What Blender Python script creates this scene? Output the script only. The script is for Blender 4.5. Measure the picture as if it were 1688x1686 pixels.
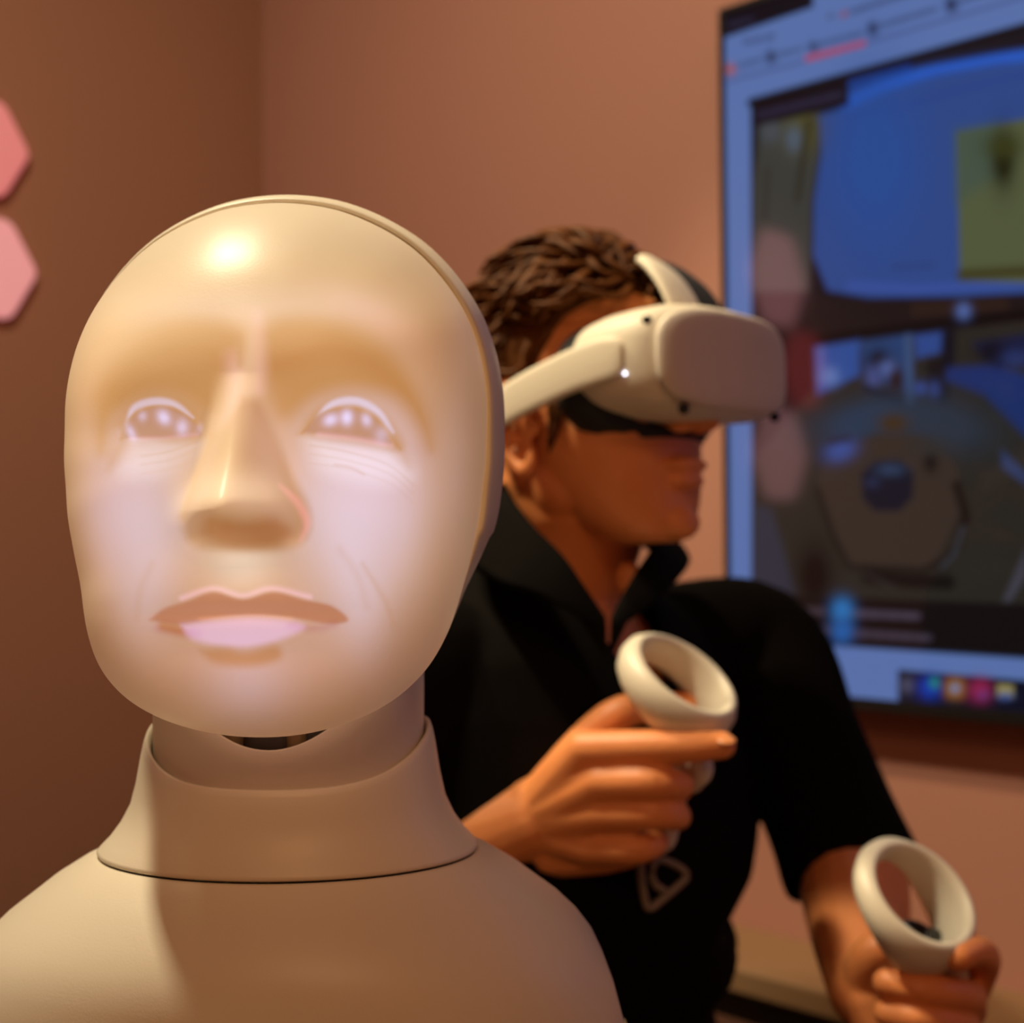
import bpy, bmesh, math, random
import numpy as np
from mathutils import Vector, Matrix

random.seed(7)
for _o in list(bpy.data.objects):
    bpy.data.objects.remove(_o)
scene = bpy.context.scene
COL = scene.collection

# ------------------------------------------------------------------ camera
F_PX = 2100.0                      # focal length in pixels of the 1688 px wide frame
CAM = Vector((0.0, 0.0, 1.05))
PITCH, ROLL = math.radians(0.7), math.radians(0.5)
cam_fwd = Vector((0, math.cos(PITCH), math.sin(PITCH)))
_r0 = Vector((1, 0, 0))
_u0 = _r0.cross(cam_fwd)
cam_right = _r0 * math.cos(ROLL) - _u0 * math.sin(ROLL)
cam_up = cam_right.cross(cam_fwd)
cam_data = bpy.data.cameras.new('camera')
cam_data.sensor_width = 36.0
cam_data.sensor_fit = 'HORIZONTAL'
cam_data.lens = F_PX / 1688.0 * 36.0
cam_data.clip_start = 0.02
cam_data.dof.use_dof = True
cam_data.dof.focus_distance = 0.495
cam_data.dof.aperture_fstop = 6.6
cam = bpy.data.objects.new('camera', cam_data)
COL.objects.link(cam)
_m = Matrix((cam_right, cam_up, -cam_fwd)).transposed().to_4x4()
_m.translation = CAM
cam.matrix_world = _m
scene.camera = cam


def at(px, py, d):
    """World point that lies d metres deep along the view, seen at photo pixel px, py."""
    px, py, d = float(px), float(py), float(d)
    return CAM + d * (cam_fwd + cam_right * ((px - 844) / F_PX) - cam_up * ((py - 843) / F_PX))


# ------------------------------------------------------------------ light, world, exposure
scene.view_settings.view_transform = 'Standard'
scene.view_settings.look = 'None'
scene.view_settings.gamma = 1.0
scene.view_settings.use_curve_mapping = False
scene.view_settings.exposure = 0.0
world = bpy.data.worlds.new('world')
scene.world = world
world.use_nodes = True
world.node_tree.nodes['Background'].inputs[0].default_value = (1.0, 0.55, 0.25, 1)
world.node_tree.nodes['Background'].inputs[1].default_value = 0.02


def area_light(name, loc, target, size, power, color, size_y=None, shape='DISK', spread=180):
    d = bpy.data.lights.new(name, 'AREA')
    d.shape = shape
    d.size = size
    if size_y:
        d.size_y = size_y
    d.energy = power
    d.color = color
    d.spread = math.radians(spread)
    o = bpy.data.objects.new(name, d)
    COL.objects.link(o)
    o.location = loc
    o.rotation_euler = (Vector(target) - Vector(loc)).to_track_quat('-Z', 'Y').to_euler()
    return o


WARM = (1.0, 0.88, 0.60)
AMBER = (1.0, 0.56, 0.26)
KEY = Vector((-0.53, 0.62, 2.43))
area_light('key_spot_light', KEY, (0.0, 0.85, 0.9), 0.20, 23.0, WARM, size_y=0.09, shape='RECTANGLE')
area_light('added_fill_light', (0.25, -1.45, 2.44), (0.25, -1.30, 0.0), 0.9, 14.0, AMBER, size_y=0.9, shape='RECTANGLE')  # added warm fill behind the camera, no such lamp is seen

WASH = Vector((-0.75, 1.15, 2.43))
_l = bpy.data.lights.new('wall_spot_light', 'SPOT')
_l.energy, _l.color, _l.spot_size, _l.spot_blend, _l.shadow_soft_size = 98.0, (1.0, 0.82, 0.48), math.radians(48), 0.5, 0.05
_o = bpy.data.objects.new('wall_spot_light', _l)
COL.objects.link(_o)
_o.location = WASH
_o.rotation_euler = (Vector((0.50, 1.10, 0.68)) - WASH).to_track_quat('-Z', 'Y').to_euler()

# ------------------------------------------------------------------ helpers


def link_mesh(name, me, mat=None, parent=None, smooth=True):
    o = bpy.data.objects.new(name, me)
    COL.objects.link(o)
    if mat is not None:
        me.materials.clear()
        me.materials.append(mat)
    if smooth:
        me.polygons.foreach_set('use_smooth', [True] * len(me.polygons))
    if parent is not None:
        o.parent = parent
        o.matrix_parent_inverse = parent.matrix_basis.inverted()
    return o


def obj(name, bm, mat=None, parent=None, smooth=True):
    me = bpy.data.meshes.new(name)
    bm.to_mesh(me)
    bm.free()
    return link_mesh(name, me, mat, parent, smooth)


def tag(o, label=None, cat=None, group=None, kind=None):
    if label:
        o['label'] = label
    if cat:
        o['category'] = cat
    if group:
        o['group'] = group
    if kind:
        o['kind'] = kind
    return o


def thing(name, loc, label, cat, group=None):
    e = bpy.data.objects.new(name, None)
    e.empty_display_size = 0.05
    COL.objects.link(e)
    e.location = loc
    return tag(e, label, cat, group)


def add_box(bm, lo, hi, M=None):
    vs = []
    for x in (lo[0], hi[0]):
        for y in (lo[1], hi[1]):
            for z in (lo[2], hi[2]):
                p = Vector((x, y, z))
                vs.append(bm.verts.new(M @ p if M else p))
    for f in ((0, 1, 3, 2), (4, 6, 7, 5), (0, 4, 5, 1), (2, 3, 7, 6), (0, 2, 6, 4), (1, 5, 7, 3)):
        bm.faces.new([vs[i] for i in f])
    return vs


def box_bm(lo, hi, M=None, bevel=0.0, seg=2):
    bm = bmesh.new()
    add_box(bm, lo, hi, M)
    bmesh.ops.recalc_face_normals(bm, faces=bm.faces)
    if bevel:
        bmesh.ops.bevel(bm, geom=list(bm.edges), offset=bevel, segments=seg, profile=0.5, affect='EDGES')
    return bm


def add_loft(bm, rings, cap=True, close=False):
    """Skin a list of rings (equal length lists of points); caps close both ends."""
    rv = [[bm.verts.new(p) for p in r] for r in rings]
    n = len(rv[0])
    pairs = list(zip(rv[:-1], rv[1:]))
    if close:
        pairs.append((rv[-1], rv[0]))
    for a, b in pairs:
        for i in range(n):
            bm.faces.new((a[i], a[(i + 1) % n], b[(i + 1) % n], b[i]))
    if cap and not close:
        for r, rev in ((rv[0], True), (rv[-1], False)):
            c = sum((v.co for v in r), Vector()) / n
            cv = bm.verts.new(c)
            for i in range(n):
                f = (r[i], r[(i + 1) % n], cv)
                bm.faces.new(f[::-1] if rev else f)
    return rv


def frame_of(d, ref=Vector((0, 0, 1))):
    d = d.normalized()
    if abs(d.dot(ref)) > 0.95:
        ref = Vector((0, 1, 0))
    a = d.cross(ref).normalized()
    return a, a.cross(d).normalized()


def add_tube(bm, pts, radii, n=12, flat=1.0, ref=Vector((0, 0, 1)), round_ends=True):
    """Round or flattened tube through pts with its own radius at every point and domed ends."""
    pts = [Vector(p) for p in pts]
    k = len(pts)
    if not hasattr(radii, '__len__'):
        radii = [radii] * k
    rings = []
    for i, p in enumerate(pts):
        d = pts[min(i + 1, k - 1)] - pts[max(i - 1, 0)]
        a, b = frame_of(d, ref)
        r = radii[i]
        rings.append((p, d.normalized(), a, b, r))
    out = []
    if round_ends:
        p, d, a, b, r = rings[0]
        for t in (0.08, 0.35, 0.7):
            s = math.sin(math.acos(1 - t)) if t < 1 else 1
            out.append([p - d * r * (1 - t) + (a * math.cos(w) + b * math.sin(w) * flat) * r * s
                        for w in (2 * math.pi * j / n for j in range(n))])
    for p, d, a, b, r in rings:
        out.append([p + (a * math.cos(w) + b * math.sin(w) * flat) * r for w in (2 * math.pi * j / n for j in range(n))])
    if round_ends:
        p, d, a, b, r = rings[-1]
        for t in (0.7, 0.35, 0.08):
            s = math.sin(math.acos(1 - t))
            out.append([p + d * r * (1 - t) + (a * math.cos(w) + b * math.sin(w) * flat) * r * s
                        for w in (2 * math.pi * j / n for j in range(n))])
    add_loft(bm, out)


def spline(pts, m=6):
    """Catmull-Rom through points (any dimension), m steps per span."""
    P = [np.array(p, float) for p in pts]
    P = [2 * P[0] - P[1]] + P + [2 * P[-1] - P[-2]]
    out = []
    for i in range(1, len(P) - 2):
        a, b, c, d = P[i - 1:i + 3]
        for j in range(m):
            t = j / m
            out.append(0.5 * (2 * b + (c - a) * t + (2 * a - 5 * b + 4 * c - d) * t * t + (3 * b - a - 3 * c + d) * t ** 3))
    out.append(P[-2])
    return out


def add_tube_s(bm, pts, radii, m=6, **kw):
    q = spline([(*p, r) for p, r in zip(pts, radii)], m)
    add_tube(bm, [Vector(v[:3]) for v in q], [max(1e-4, v[3]) for v in q], **kw)


def add_ball(bm, c, rad, M=None, n=20, m=12):
    """Ellipsoid with radii rad along the columns of M."""
    c = Vector(c)
    M = M or Matrix.Identity(3)
    rings = []
    for i in range(1, m):
        t = math.pi * i / m
        rings.append([c + M @ Vector((rad[0] * math.sin(t) * math.cos(w), rad[1] * math.sin(t) * math.sin(w), -rad[2] * math.cos(t)))
                      for w in (2 * math.pi * j / n for j in range(n))])
    add_loft(bm, rings)


def voxel_mesh(name, bm, voxel, smooth=4, factor=0.5):
    """Union every closed piece in bm into one continuous surface."""
    bmesh.ops.recalc_face_normals(bm, faces=bm.faces)
    me = bpy.data.meshes.new(name + '_raw')
    bm.to_mesh(me)
    bm.free()
    o = bpy.data.objects.new(name + '_raw', me)
    COL.objects.link(o)
    r = o.modifiers.new('r', 'REMESH')
    r.mode = 'VOXEL'
    r.voxel_size = voxel
    if smooth:
        s = o.modifiers.new('s', 'SMOOTH')
        s.factor = factor
        s.iterations = smooth
    dg = bpy.context.evaluated_depsgraph_get()
    dg.update()
    out = bpy.data.meshes.new_from_object(o.evaluated_get(dg))
    out.name = name
    bpy.data.objects.remove(o)
    bpy.data.meshes.remove(me)
    return out


def smooth01(x):
    x = np.clip(x, 0, 1)
    return x * x * (3 - 2 * x)


def srgb(r, g, b):
    f = lambda c: c / 12.92 if c <= 0.04045 else ((c + 0.055) / 1.055) ** 2.4
    return np.array([f(r / 255), f(g / 255), f(b / 255)])


def material(name, color, rough=0.5, metal=0.0, noise=0.0, nscale=40.0, bump=0.0, bscale=300.0, spec=0.5,
             emit=None, strength=0.0, sss=0.0, sss_r=(0.01, 0.004, 0.002), color2=None, coat=0.0, sheen=0.0):
    m = bpy.data.materials.new(name)
    m.use_nodes = True
    nt = m.node_tree
    b = nt.nodes['Principled BSDF']
    b.inputs['Base Color'].default_value = (*color, 1)
    b.inputs['Roughness'].default_value = rough
    b.inputs['Metallic'].default_value = metal
    b.inputs['Specular IOR Level'].default_value = spec
    b.inputs['Coat Weight'].default_value = coat
    b.inputs['Sheen Weight'].default_value = sheen
    tc = nt.nodes.new('ShaderNodeTexCoord')
    if noise or color2 is not None:
        n = nt.nodes.new('ShaderNodeTexNoise')
        n.inputs['Scale'].default_value = nscale
        n.inputs['Detail'].default_value = 4
        nt.links.new(tc.outputs['Object'], n.inputs['Vector'])
        mix = nt.nodes.new('ShaderNodeMix')
        mix.data_type = 'RGBA'
        c2 = color2 if color2 is not None else tuple(max(0, c * (1 - noise)) for c in color)
        mix.inputs['A'].default_value = (*color, 1)
        mix.inputs['B'].default_value = (*c2, 1)
        nt.links.new(n.outputs['Fac'], mix.inputs['Factor'])
        nt.links.new(mix.outputs['Result'], b.inputs['Base Color'])
    if bump:
        n2 = nt.nodes.new('ShaderNodeTexNoise')
        n2.inputs['Scale'].default_value = bscale
        nt.links.new(tc.outputs['Object'], n2.inputs['Vector'])
        bp = nt.nodes.new('ShaderNodeBump')
        bp.inputs['Strength'].default_value = bump
        bp.inputs['Distance'].default_value = 0.002
        nt.links.new(n2.outputs['Fac'], bp.inputs['Height'])
        nt.links.new(bp.outputs['Normal'], b.inputs['Normal'])
    if emit is not None:
        b.inputs['Emission Color'].default_value = (*emit, 1)
        b.inputs['Emission Strength'].default_value = strength
    if sss:
        b.inputs['Subsurface Weight'].default_value = sss
        b.inputs['Subsurface Radius'].default_value = sss_r
        b.inputs['Subsurface Scale'].default_value = 1.0
    return m


def emit_attribute(mat, attr, strength):
    nt = mat.node_tree
    a = nt.nodes.new('ShaderNodeAttribute')
    a.attribute_name = attr
    b = nt.nodes['Principled BSDF']
    nt.links.new(a.outputs['Color'], b.inputs['Emission Color'])
    b.inputs['Emission Strength'].default_value = strength


def set_colors(me, attr, rgb):
    a = me.color_attributes.new(attr, 'FLOAT_COLOR', 'POINT')
    buf = np.ones((len(me.vertices), 4), np.float32)
    buf[:, :3] = rgb
    a.data.foreach_set('color', buf.ravel())


def seg_dist(x, y, pts):
    """Distance of arrays x, y to an open polyline, and the parameter 0..1 along it."""
    best = np.full(x.shape, 1e9)
    par = np.zeros(x.shape)
    n = len(pts) - 1
    for i in range(n):
        (x0, y0), (x1, y1) = pts[i], pts[i + 1]
        dx, dy = x1 - x0, y1 - y0
        t = np.clip(((x - x0) * dx + (y - y0) * dy) / (dx * dx + dy * dy + 1e-9), 0, 1)
        d = np.hypot(x - x0 - t * dx, y - y0 - t * dy)
        k = d < best
        best[k] = d[k]
        par[k] = (i + t[k]) / n
    return best, par


def in_poly(x, y, pts):
    r = np.zeros(x.shape, bool)
    n = len(pts)
    for i in range(n):
        (x0, y0), (x1, y1) = pts[i], pts[(i + 1) % n]
        c = ((y0 > y) != (y1 > y))
        r ^= c & (x < (x1 - x0) * (y - y0) / ((y1 - y0) if y1 != y0 else 1e-9) + x0)
    return r


def poly_mask(x, y, pts, soft=4.0):
    d, _ = seg_dist(x, y, list(pts) + [pts[0]])
    s = np.where(in_poly(x, y, pts), d, -d)
    return smooth01(0.5 + s / (2 * soft))


def gauss(x, y, cx, cy, sx, sy, rot=0.0):
    c, s = math.cos(math.radians(rot)), math.sin(math.radians(rot))
    u, v = (x - cx) * c + (y - cy) * s, -(x - cx) * s + (y - cy) * c
    return np.exp(-0.5 * ((u / sx) ** 2 + (v / sy) ** 2))


# ------------------------------------------------------------------ room (walls meet the view at an angle)
WDIR = Vector((0.735, -0.678, 0.0)).normalized()       # along the TV wall, towards the right
WN = Vector((0.678, 0.735, 0.0)).normalized()          # into the TV wall
TV0 = at(1190, 580, 1.55)                               # a point on the left edge of the TV front
TV0 = Vector((TV0.x, TV0.y, 0))
WALL0 = TV0 + WN * 0.05                                # wall plane behind the TV
CEIL = 2.5
RM = Matrix((WDIR, WN, Vector((0, 0, 1)))).transposed().to_4x4()
RM.translation = WALL0                                  # room frame: x along the wall, y into it, z up


def room(x, y, z):
    return RM @ Vector((x, y, z))


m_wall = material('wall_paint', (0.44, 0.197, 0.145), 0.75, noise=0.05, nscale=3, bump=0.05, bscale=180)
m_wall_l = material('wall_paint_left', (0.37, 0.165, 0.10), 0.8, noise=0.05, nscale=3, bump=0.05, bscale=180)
m_ceil = material('ceiling_paint', (0.50, 0.32, 0.22), 0.9, noise=0.03, nscale=5)
m_floor = material('floor_carpet', (0.10, 0.075, 0.06), 0.95, noise=0.4, nscale=120, bump=0.4, bscale=400)

XL, XR, YB = -0.99, 2.6, -3.2


def struct(name, lo, hi, mat, bevel=0.0):
    o = obj(name, box_bm(lo, hi, RM, bevel), mat, None, smooth=False)
    o['kind'] = 'structure'
    return o


struct('floor', (XL - 0.1, YB - 0.1, -0.1), (XR + 0.1, 0.1, 0.0), m_floor)
struct('ceiling', (XL - 0.1, YB - 0.1, CEIL), (XR + 0.1, 0.1, CEIL + 0.1), m_ceil)
struct('wall_back', (XL - 0.1, 0.0, 0.0), (XR + 0.1, 0.1, CEIL), m_wall)
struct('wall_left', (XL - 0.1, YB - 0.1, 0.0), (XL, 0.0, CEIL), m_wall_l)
struct('wall_right', (XR, YB - 0.1, 0.0), (XR + 0.1, 0.0, CEIL), m_wall)
struct('wall_front', (XL, YB - 0.1, 0.0), (XR, YB, CEIL), m_wall)
m_trim = material('trim_paint', (0.26, 0.14, 0.07), 0.55, noise=0.04, nscale=8)
m_panel = material('ledge_front_panel', (0.05, 0.045, 0.035), 0.6, noise=0.2, nscale=30)
LEDGE_Z = 0.552
struct('trim_1', (XL, -0.135, LEDGE_Z - 0.03), (XR, 0.0, LEDGE_Z), m_trim, 0.004)
struct('trim_2', (XL, -0.11, 0.0), (XR, -0.0, LEDGE_Z - 0.03), m_panel)
struct('baseboard_left', (XL, YB, 0.0), (XL + 0.015, -0.11, 0.09), m_trim, 0.003)

# ceiling lamps that carry the lights; the square panel is added fill
m_can = material('lamp_can', (0.6, 0.58, 0.55), 0.4, metal=0.3)
m_bulb = material('lamp_glass', (1, 0.9, 0.7), 0.4, emit=WARM, strength=5.0)
m_diff = material('fill_diffuser', (1, 0.9, 0.7), 0.4, emit=AMBER, strength=1.0)
t = thing('ceiling_spot', (KEY.x, KEY.y, CEIL), 'slim ceiling lamp above the robot head', 'lamp')
obj('lamp_body', box_bm((KEY.x - 0.12, KEY.y - 0.065, CEIL - 0.05), (KEY.x + 0.12, KEY.y + 0.065, CEIL), None, 0.004), m_can, t, False)
obj('lamp_glass', box_bm((KEY.x - 0.10, KEY.y - 0.045, CEIL - 0.052), (KEY.x + 0.10, KEY.y + 0.045, CEIL - 0.0505), None), m_bulb, t, False)
t = thing('wall_spot', (WASH.x, WASH.y, CEIL), 'short round ceiling spot close to the room corner', 'lamp')
bm = bmesh.new()
add_loft(bm, [[Vector((WASH.x + r * math.cos(w), WASH.y + r * math.sin(w), CEIL + z)) for w in (2 * math.pi * j / 28 for j in range(28))]
              for r, z in ((0.060, 0.0), (0.060, -0.05), (0.057, -0.052), (0.052, -0.045))], cap=False)
obj('lamp_body', bm, m_can, t)
bm = bmesh.new()
add_loft(bm, [[Vector((WASH.x + r * math.cos(w), WASH.y + r * math.sin(w), CEIL + z)) for w in (2 * math.pi * j / 28 for j in range(28))]
              for r, z in ((0.051, -0.044), (0.03, -0.047))])
obj('lamp_glass', bm, m_bulb, t)
t = thing('added_fill_panel', (0.25, -1.45, CEIL), 'unseen square fill panel added on the ceiling behind the camera', 'lamp')
obj('lamp_body', box_bm((-0.23, -1.93, CEIL - 0.035), (0.73, -0.97, CEIL), None, 0.004), m_can, t, False)
obj('diffuser', box_bm((-0.20, -1.90, CEIL - 0.038), (0.70, -1.00, CEIL - 0.0355), None), m_diff, t, False)

# ------------------------------------------------------------------ pink light panels on the left wall
m_hex_back = material('panel_back', (0.55, 0.5, 0.48), 0.5)


def hex_panel(y, z, size, col, strength, label):
    """Rounded hexagonal light panel on the left wall; y runs along the wall, points face right and left."""
    t = thing('light_panel', room(XL, y, z), label, 'light panel', 'pink hexagonal light panels on the left wall')
    m = material('pink_panel_light', (0.30, 0.2, 0.2), 0.45, emit=col, strength=strength)
    ring = []
    R, rc = size, size * 0.26
    for k in range(6):
        a = math.radians(60 * k)
        for q in (-28, -14, 0, 14, 28):
            b = a + math.radians(q * 1.05)
            cx, cz = (R - rc / math.cos(math.radians(30))) * math.cos(a), (R - rc / math.cos(math.radians(30))) * math.sin(a)
            ring.append((cx + rc * math.cos(b), cz + rc * math.sin(b)))
    bm = bmesh.new()
    add_loft(bm, [[room(XL + h, y + s * a, z + s * b) for a, b in ring] for h, s in ((0.0005, 0.93), (0.006, 0.96), (0.006, 0.97))])
    obj('back_plate', bm, m_hex_back, t)
    bm = bmesh.new()
    add_loft(bm, [[room(XL + h, y + s * a, z + s * b) for a, b in ring]
                  for h, s in ((0.0065, 0.99), (0.011, 1.0), (0.0145, 0.985), (0.0165, 0.95), (0.0172, 0.90))])
    obj('light_cover', bm, m, t)


HX = 0.083
HEX_Y, HEX_Z = -0.522, 1.619
hex_panel(HEX_Y, HEX_Z, HX, (0.78, 0.17, 0.17), 0.70, 'upper deeper pink glowing hexagonal panel at the left edge of the picture')
hex_panel(HEX_Y + 0.008, HEX_Z - 0.178, HX * 1.04, (0.78, 0.27, 0.27), 0.80, 'lower paler pink glowing hexagonal panel at the left edge of the picture')
# panels further along the left wall: seen only as pink reflections in the screen
hex_panel(-1.82, 1.73, 0.150, (0.80, 0.30, 0.33), 2.0, 'pale pink panel further along the left wall, mirrored in the upper screen')
hex_panel(-1.82, 1.245, 0.145, (0.80, 0.34, 0.36), 1.8, 'pale pink panel further along the left wall, mirrored in the lower screen')
hex_panel(-1.96, 1.49, 0.125, (0.80, 0.05, 0.06), 1.2, 'deep red panel between two pale ones, mirrored in the middle of the screen')

# ------------------------------------------------------------------ TV
TW, TH, TZ0 = 1.47, 0.836, 0.843         # size, height of the lower edge above the floor
m_black = material('black_plastic', (0.006, 0.006, 0.007), 0.35)
m_bezel = material('tv_bezel', (0.012, 0.010, 0.011), 0.3)
tv = thing('wall_television', room(TW / 2, -0.05, TZ0), 'large black framed television on the back wall showing a bluish browser window', 'television')
T = RM @ Matrix.Translation((0, -0.05, TZ0))     # TV frame: x along, z up, y into the wall
obj('casing', box_bm((0, 0.004, 0), (TW, 0.035, TH), T, 0.004), m_black, tv, False)
bm = bmesh.new()
BZ = 0.007
for lo, hi in (((0, 0, 0), (BZ, 0.004, TH)), ((TW - BZ, 0, 0), (TW, 0.004, TH)),
               ((BZ, 0, 0), (TW - BZ, 0.004, BZ * 1.8)), ((BZ, 0, TH - BZ), (TW - BZ, 0.004, TH))):
    add_box(bm, lo, hi, T)
bmesh.ops.recalc_face_normals(bm, faces=bm.faces)
obj('bezel', bm, m_bezel, tv, False)
obj('wall_bracket', box_bm((TW * 0.35, 0.035, TH * 0.3), (TW * 0.65, 0.0495, TH * 0.7), T, 0.002), m_black, tv, False)

# screen: a fine grid that carries the picture as light; chart units are about 0.7 mm on the left, smaller to the right
ss = np.concatenate([np.arange(BZ, 0.42, 0.0021), np.arange(0.42, TW - BZ, 0.008), [TW - BZ]])
tt = np.linspace(BZ * 1.8, TH - BZ, 390)
S, Tt = np.meshgrid(ss, tt, indexing='xy')
_H = (628.615, -5.187, 1196.099, -389.931, -1352.496, 1146.996, -0.4389, 0.0079)
Sf = np.where((S > 0.42) & (S < 0.815) & (Tt > 0.066) & (Tt < 0.735), 0.84 - S, S)   # the round room view is symmetrical
_q = _H[6] * Sf + _H[7] * Tt + 1
X = (_H[0] * Sf + _H[1] * Tt + _H[2]) / _q
Y = (_H[3] * Sf + _H[4] * Tt + _H[5]) / _q
IMG = np.zeros(X.shape + (3,))
IMG[:] = srgb(92, 118, 178)


def paint(mask, col, a=1.0):
    global IMG
    k = (mask * a)[..., None]
    IMG = IMG * (1 - k) + k * np.asarray(col)


def poly(pts, col, a=1.0, soft=3.0):
    paint(poly_mask(X, Y, pts, soft), srgb(*col), a)


def pen(pts, w, col, a=1.0, soft=3.0):
    d, _ = seg_dist(X, Y, pts)
    paint(smooth01((w + soft - d) / (2 * soft)), srgb(*col), a)


def dot(cx, cy, rx, ry, col, a=1.0, rot=0):
    g = gauss(X, Y, cx, cy, rx, ry, rot)
    paint(np.clip(g * 1.25, 0, 1), srgb(*col), a)


rnd = random.Random(3)


def text_bar(p, q, w, col, a=0.6, word=26):
    """A run of tiny blurred words along p-q."""
    L = math.hypot(q[0] - p[0], q[1] - p[1])
    u = 0.0
    while u < L - 6:
        n_ = min(L - u, word * rnd.uniform(0.5, 1.4))
        c0, c1 = u / L, (u + n_ * 0.85) / L
        pen([(p[0] + (q[0] - p[0]) * c0, p[1] + (q[1] - p[1]) * c0), (p[0] + (q[0] - p[0]) * c1, p[1] + (q[1] - p[1]) * c1)], w, col, a, 2.5)
        u += n_


# browser head
poly([(1150, 0), (1338, -80), (1338, 10), (1188, 62), (1150, 75)], (17, 13, 22))
text_bar((1200, 40), (1240, 30), 5, (38, 36, 60), 0.8)
for a_, b_ in (((1226, 68), (1232, 66)), ((1242, 66), (1250, 62)), ((1262, 62), (1270, 58))):
    pen([a_, b_], 5, (68, 82, 128), 0.8)
pen([(1364, 26), (1370, 24)], 4, (80, 95, 140))
pen([(1387, 24), (1391, 20)], 5, (130, 80, 110), 0.9)
text_bar((1402, 18), (1640, -60), 5, (66, 84, 130), 0.8)
dot(1201, 113, 6, 6, (165, 85, 80))
text_bar((1214, 108), (1252, 97), 5, (70, 88, 135), 0.7)
dot(1268, 93, 6, 7, (45, 55, 90))
text_bar((1278, 90), (1322, 78), 5, (70, 88, 135), 0.7)
dot(1338, 76, 6, 6, (55, 68, 110))
text_bar((1348, 72), (1420, 53), 5, (68, 85, 132), 0.7)
dot(1436, 46, 6, 8, (40, 50, 85))
text_bar((1446, 42), (1545, 12), 5, (68, 85, 132), 0.75)
dot(1566, 6, 7, 9, (38, 48, 85))
text_bar((1580, 0), (1690, -36), 5, (68, 85, 132), 0.75)
pen([(1196, 132), (1300, 106), (1690, -8)], 3.5, (78, 96, 152), 0.9)
pen([(1329, 95), (1421, 70)], 5, (172, 72, 100))
# video view: black field first
poly([(1235, 163), (1800, 6), (1800, 1090), (1340, 1062), (1238, 1054)], (14, 10, 14))
# bare wall of the far room
poly([(1345, 190), (1395, 176), (1397, 128), (1500, 98), (1640, 78), (1800, 62), (1800, 478), (1580, 488), (1430, 490), (1362, 478), (1338, 420), (1340, 330), (1352, 250)], (46, 74, 140), 1, 5)
poly([(1395, 128), (1505, 96), (1505, 118), (1398, 150)], (16, 46, 120), 1, 6)
pen([(1392, 170), (1450, 142), (1540, 112), (1640, 94), (1760, 84)], 9, (38, 92, 200), 1, 9)
pen([(1392, 192), (1480, 178), (1560, 150), (1700, 118)], 4, (42, 66, 140), 0.8, 5)
dot(1440, 260, 50, 90, (36, 78, 155), 0.8)
pen([(1470, 440), (1535, 436)], 3, (40, 58, 110), 0.8, 4)
pen([(1400, 470), (1500, 476), (1690, 466)], 7, (58, 84, 165), 0.8, 8)
# draped thing on the left
poly([(1250, 205), (1345, 185), (1349, 245), (1336, 330), (1334, 420), (1330, 480), (1240, 480), (1240, 300)], (58, 60, 56), 1, 6)
dot(1318, 212, 22, 26, (78, 74, 34), 0.9)
dot(1306, 228, 9, 15, (78, 92, 110), 0.9)
pen([(1330, 200), (1322, 250), (1312, 330)], 4, (38, 36, 24), 0.9, 5)
pen([(1262, 280), (1258, 360)], 5, (44, 44, 44), 0.8, 5)
dot(1268, 215, 12, 14, (72, 78, 88), 0.8)
# notice sheet on the far wall
poly([(1574, 216), (1690, 194), (1800, 178), (1800, 470), (1690, 466), (1580, 462)], (84, 92, 62), 1, 6)
poly([(1574, 214), (1640, 202), (1640, 290), (1576, 330)], (64, 84, 76), 0.7, 20)
dot(1652, 262, 14, 34, (30, 32, 12), 1.0)
dot(1652, 240, 22, 14, (56, 60, 24), 0.8)
pen([(1584, 452), (1690, 446)], 9, (58, 54, 22), 0.9, 8)
# shelf band
poly([(1330, 485), (1430, 494), (1580, 494), (1800, 478), (1800, 520), (1560, 546), (1340, 566), (1330, 540)], (26, 18, 20), 1, 5)
poly([(1500, 498), (1660, 488), (1660, 512), (1500, 522)], (44, 28, 22), 0.9, 6)
pen([(1345, 560), (1500, 540), (1700, 516)], 9, (8, 5, 8), 1, 4)
dot(1586, 512, 8, 9, (78, 100, 160))
# room below
poly([(1338, 572), (1560, 545), (1800, 515), (1800, 1000), (1287, 984), (1238, 978), (1238, 760), (1338, 640)], (40, 37, 32), 1, 5)
poly([(1340, 572), (1415, 560), (1414, 618), (1345, 650)], (44, 78, 150), 1, 6)
pen([(1352, 575), (1350, 630)], 4, (86, 100, 160), 0.7, 5)
dot(1366, 620, 10, 10, (92, 120, 180), 0.9)
poly([(1416, 562), (1500, 550), (1502, 650), (1470, 640), (1420, 610)], (36, 64, 112), 1, 6)
dot(1446, 597, 14, 15, (10, 8, 10))
dot(1462, 608, 10, 9, (84, 104, 165))
dot(1437, 622, 9, 13, (66, 76, 130))
dot(1475, 628, 9, 18, (40, 20, 14))
pen([(1495, 556), (1498, 660)], 6, (62, 84, 124), 0.8, 5)
pen([(1426, 640), (1480, 660)], 6, (8, 6, 8), 0.9, 5)
poly([(1505, 552), (1560, 545), (1552, 580), (1508, 590)], (44, 72, 140), 1, 6)
pen([(1562, 550), (1560, 600)], 12, (12, 14, 26), 1, 6)
pen([(1540, 605), (1548, 650)], 16, (14, 12, 18), 0.9, 8)
dot(1515, 640, 7, 7, (54, 76, 150))
dot(1538, 642, 6, 9, (48, 66, 130))
poly([(1560, 606), (1640, 600), (1800, 660), (1800, 800), (1690, 720), (1620, 650), (1556, 626)], (26, 46, 104), 1, 8)
poly([(1600, 565), (1800, 530), (1800, 590), (1640, 606)], (18, 26, 60), 1, 8)
dot(1635, 580, 18, 12, (8, 10, 24))
dot(1672, 590, 16, 10, (34, 50, 100), 0.9)
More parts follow.
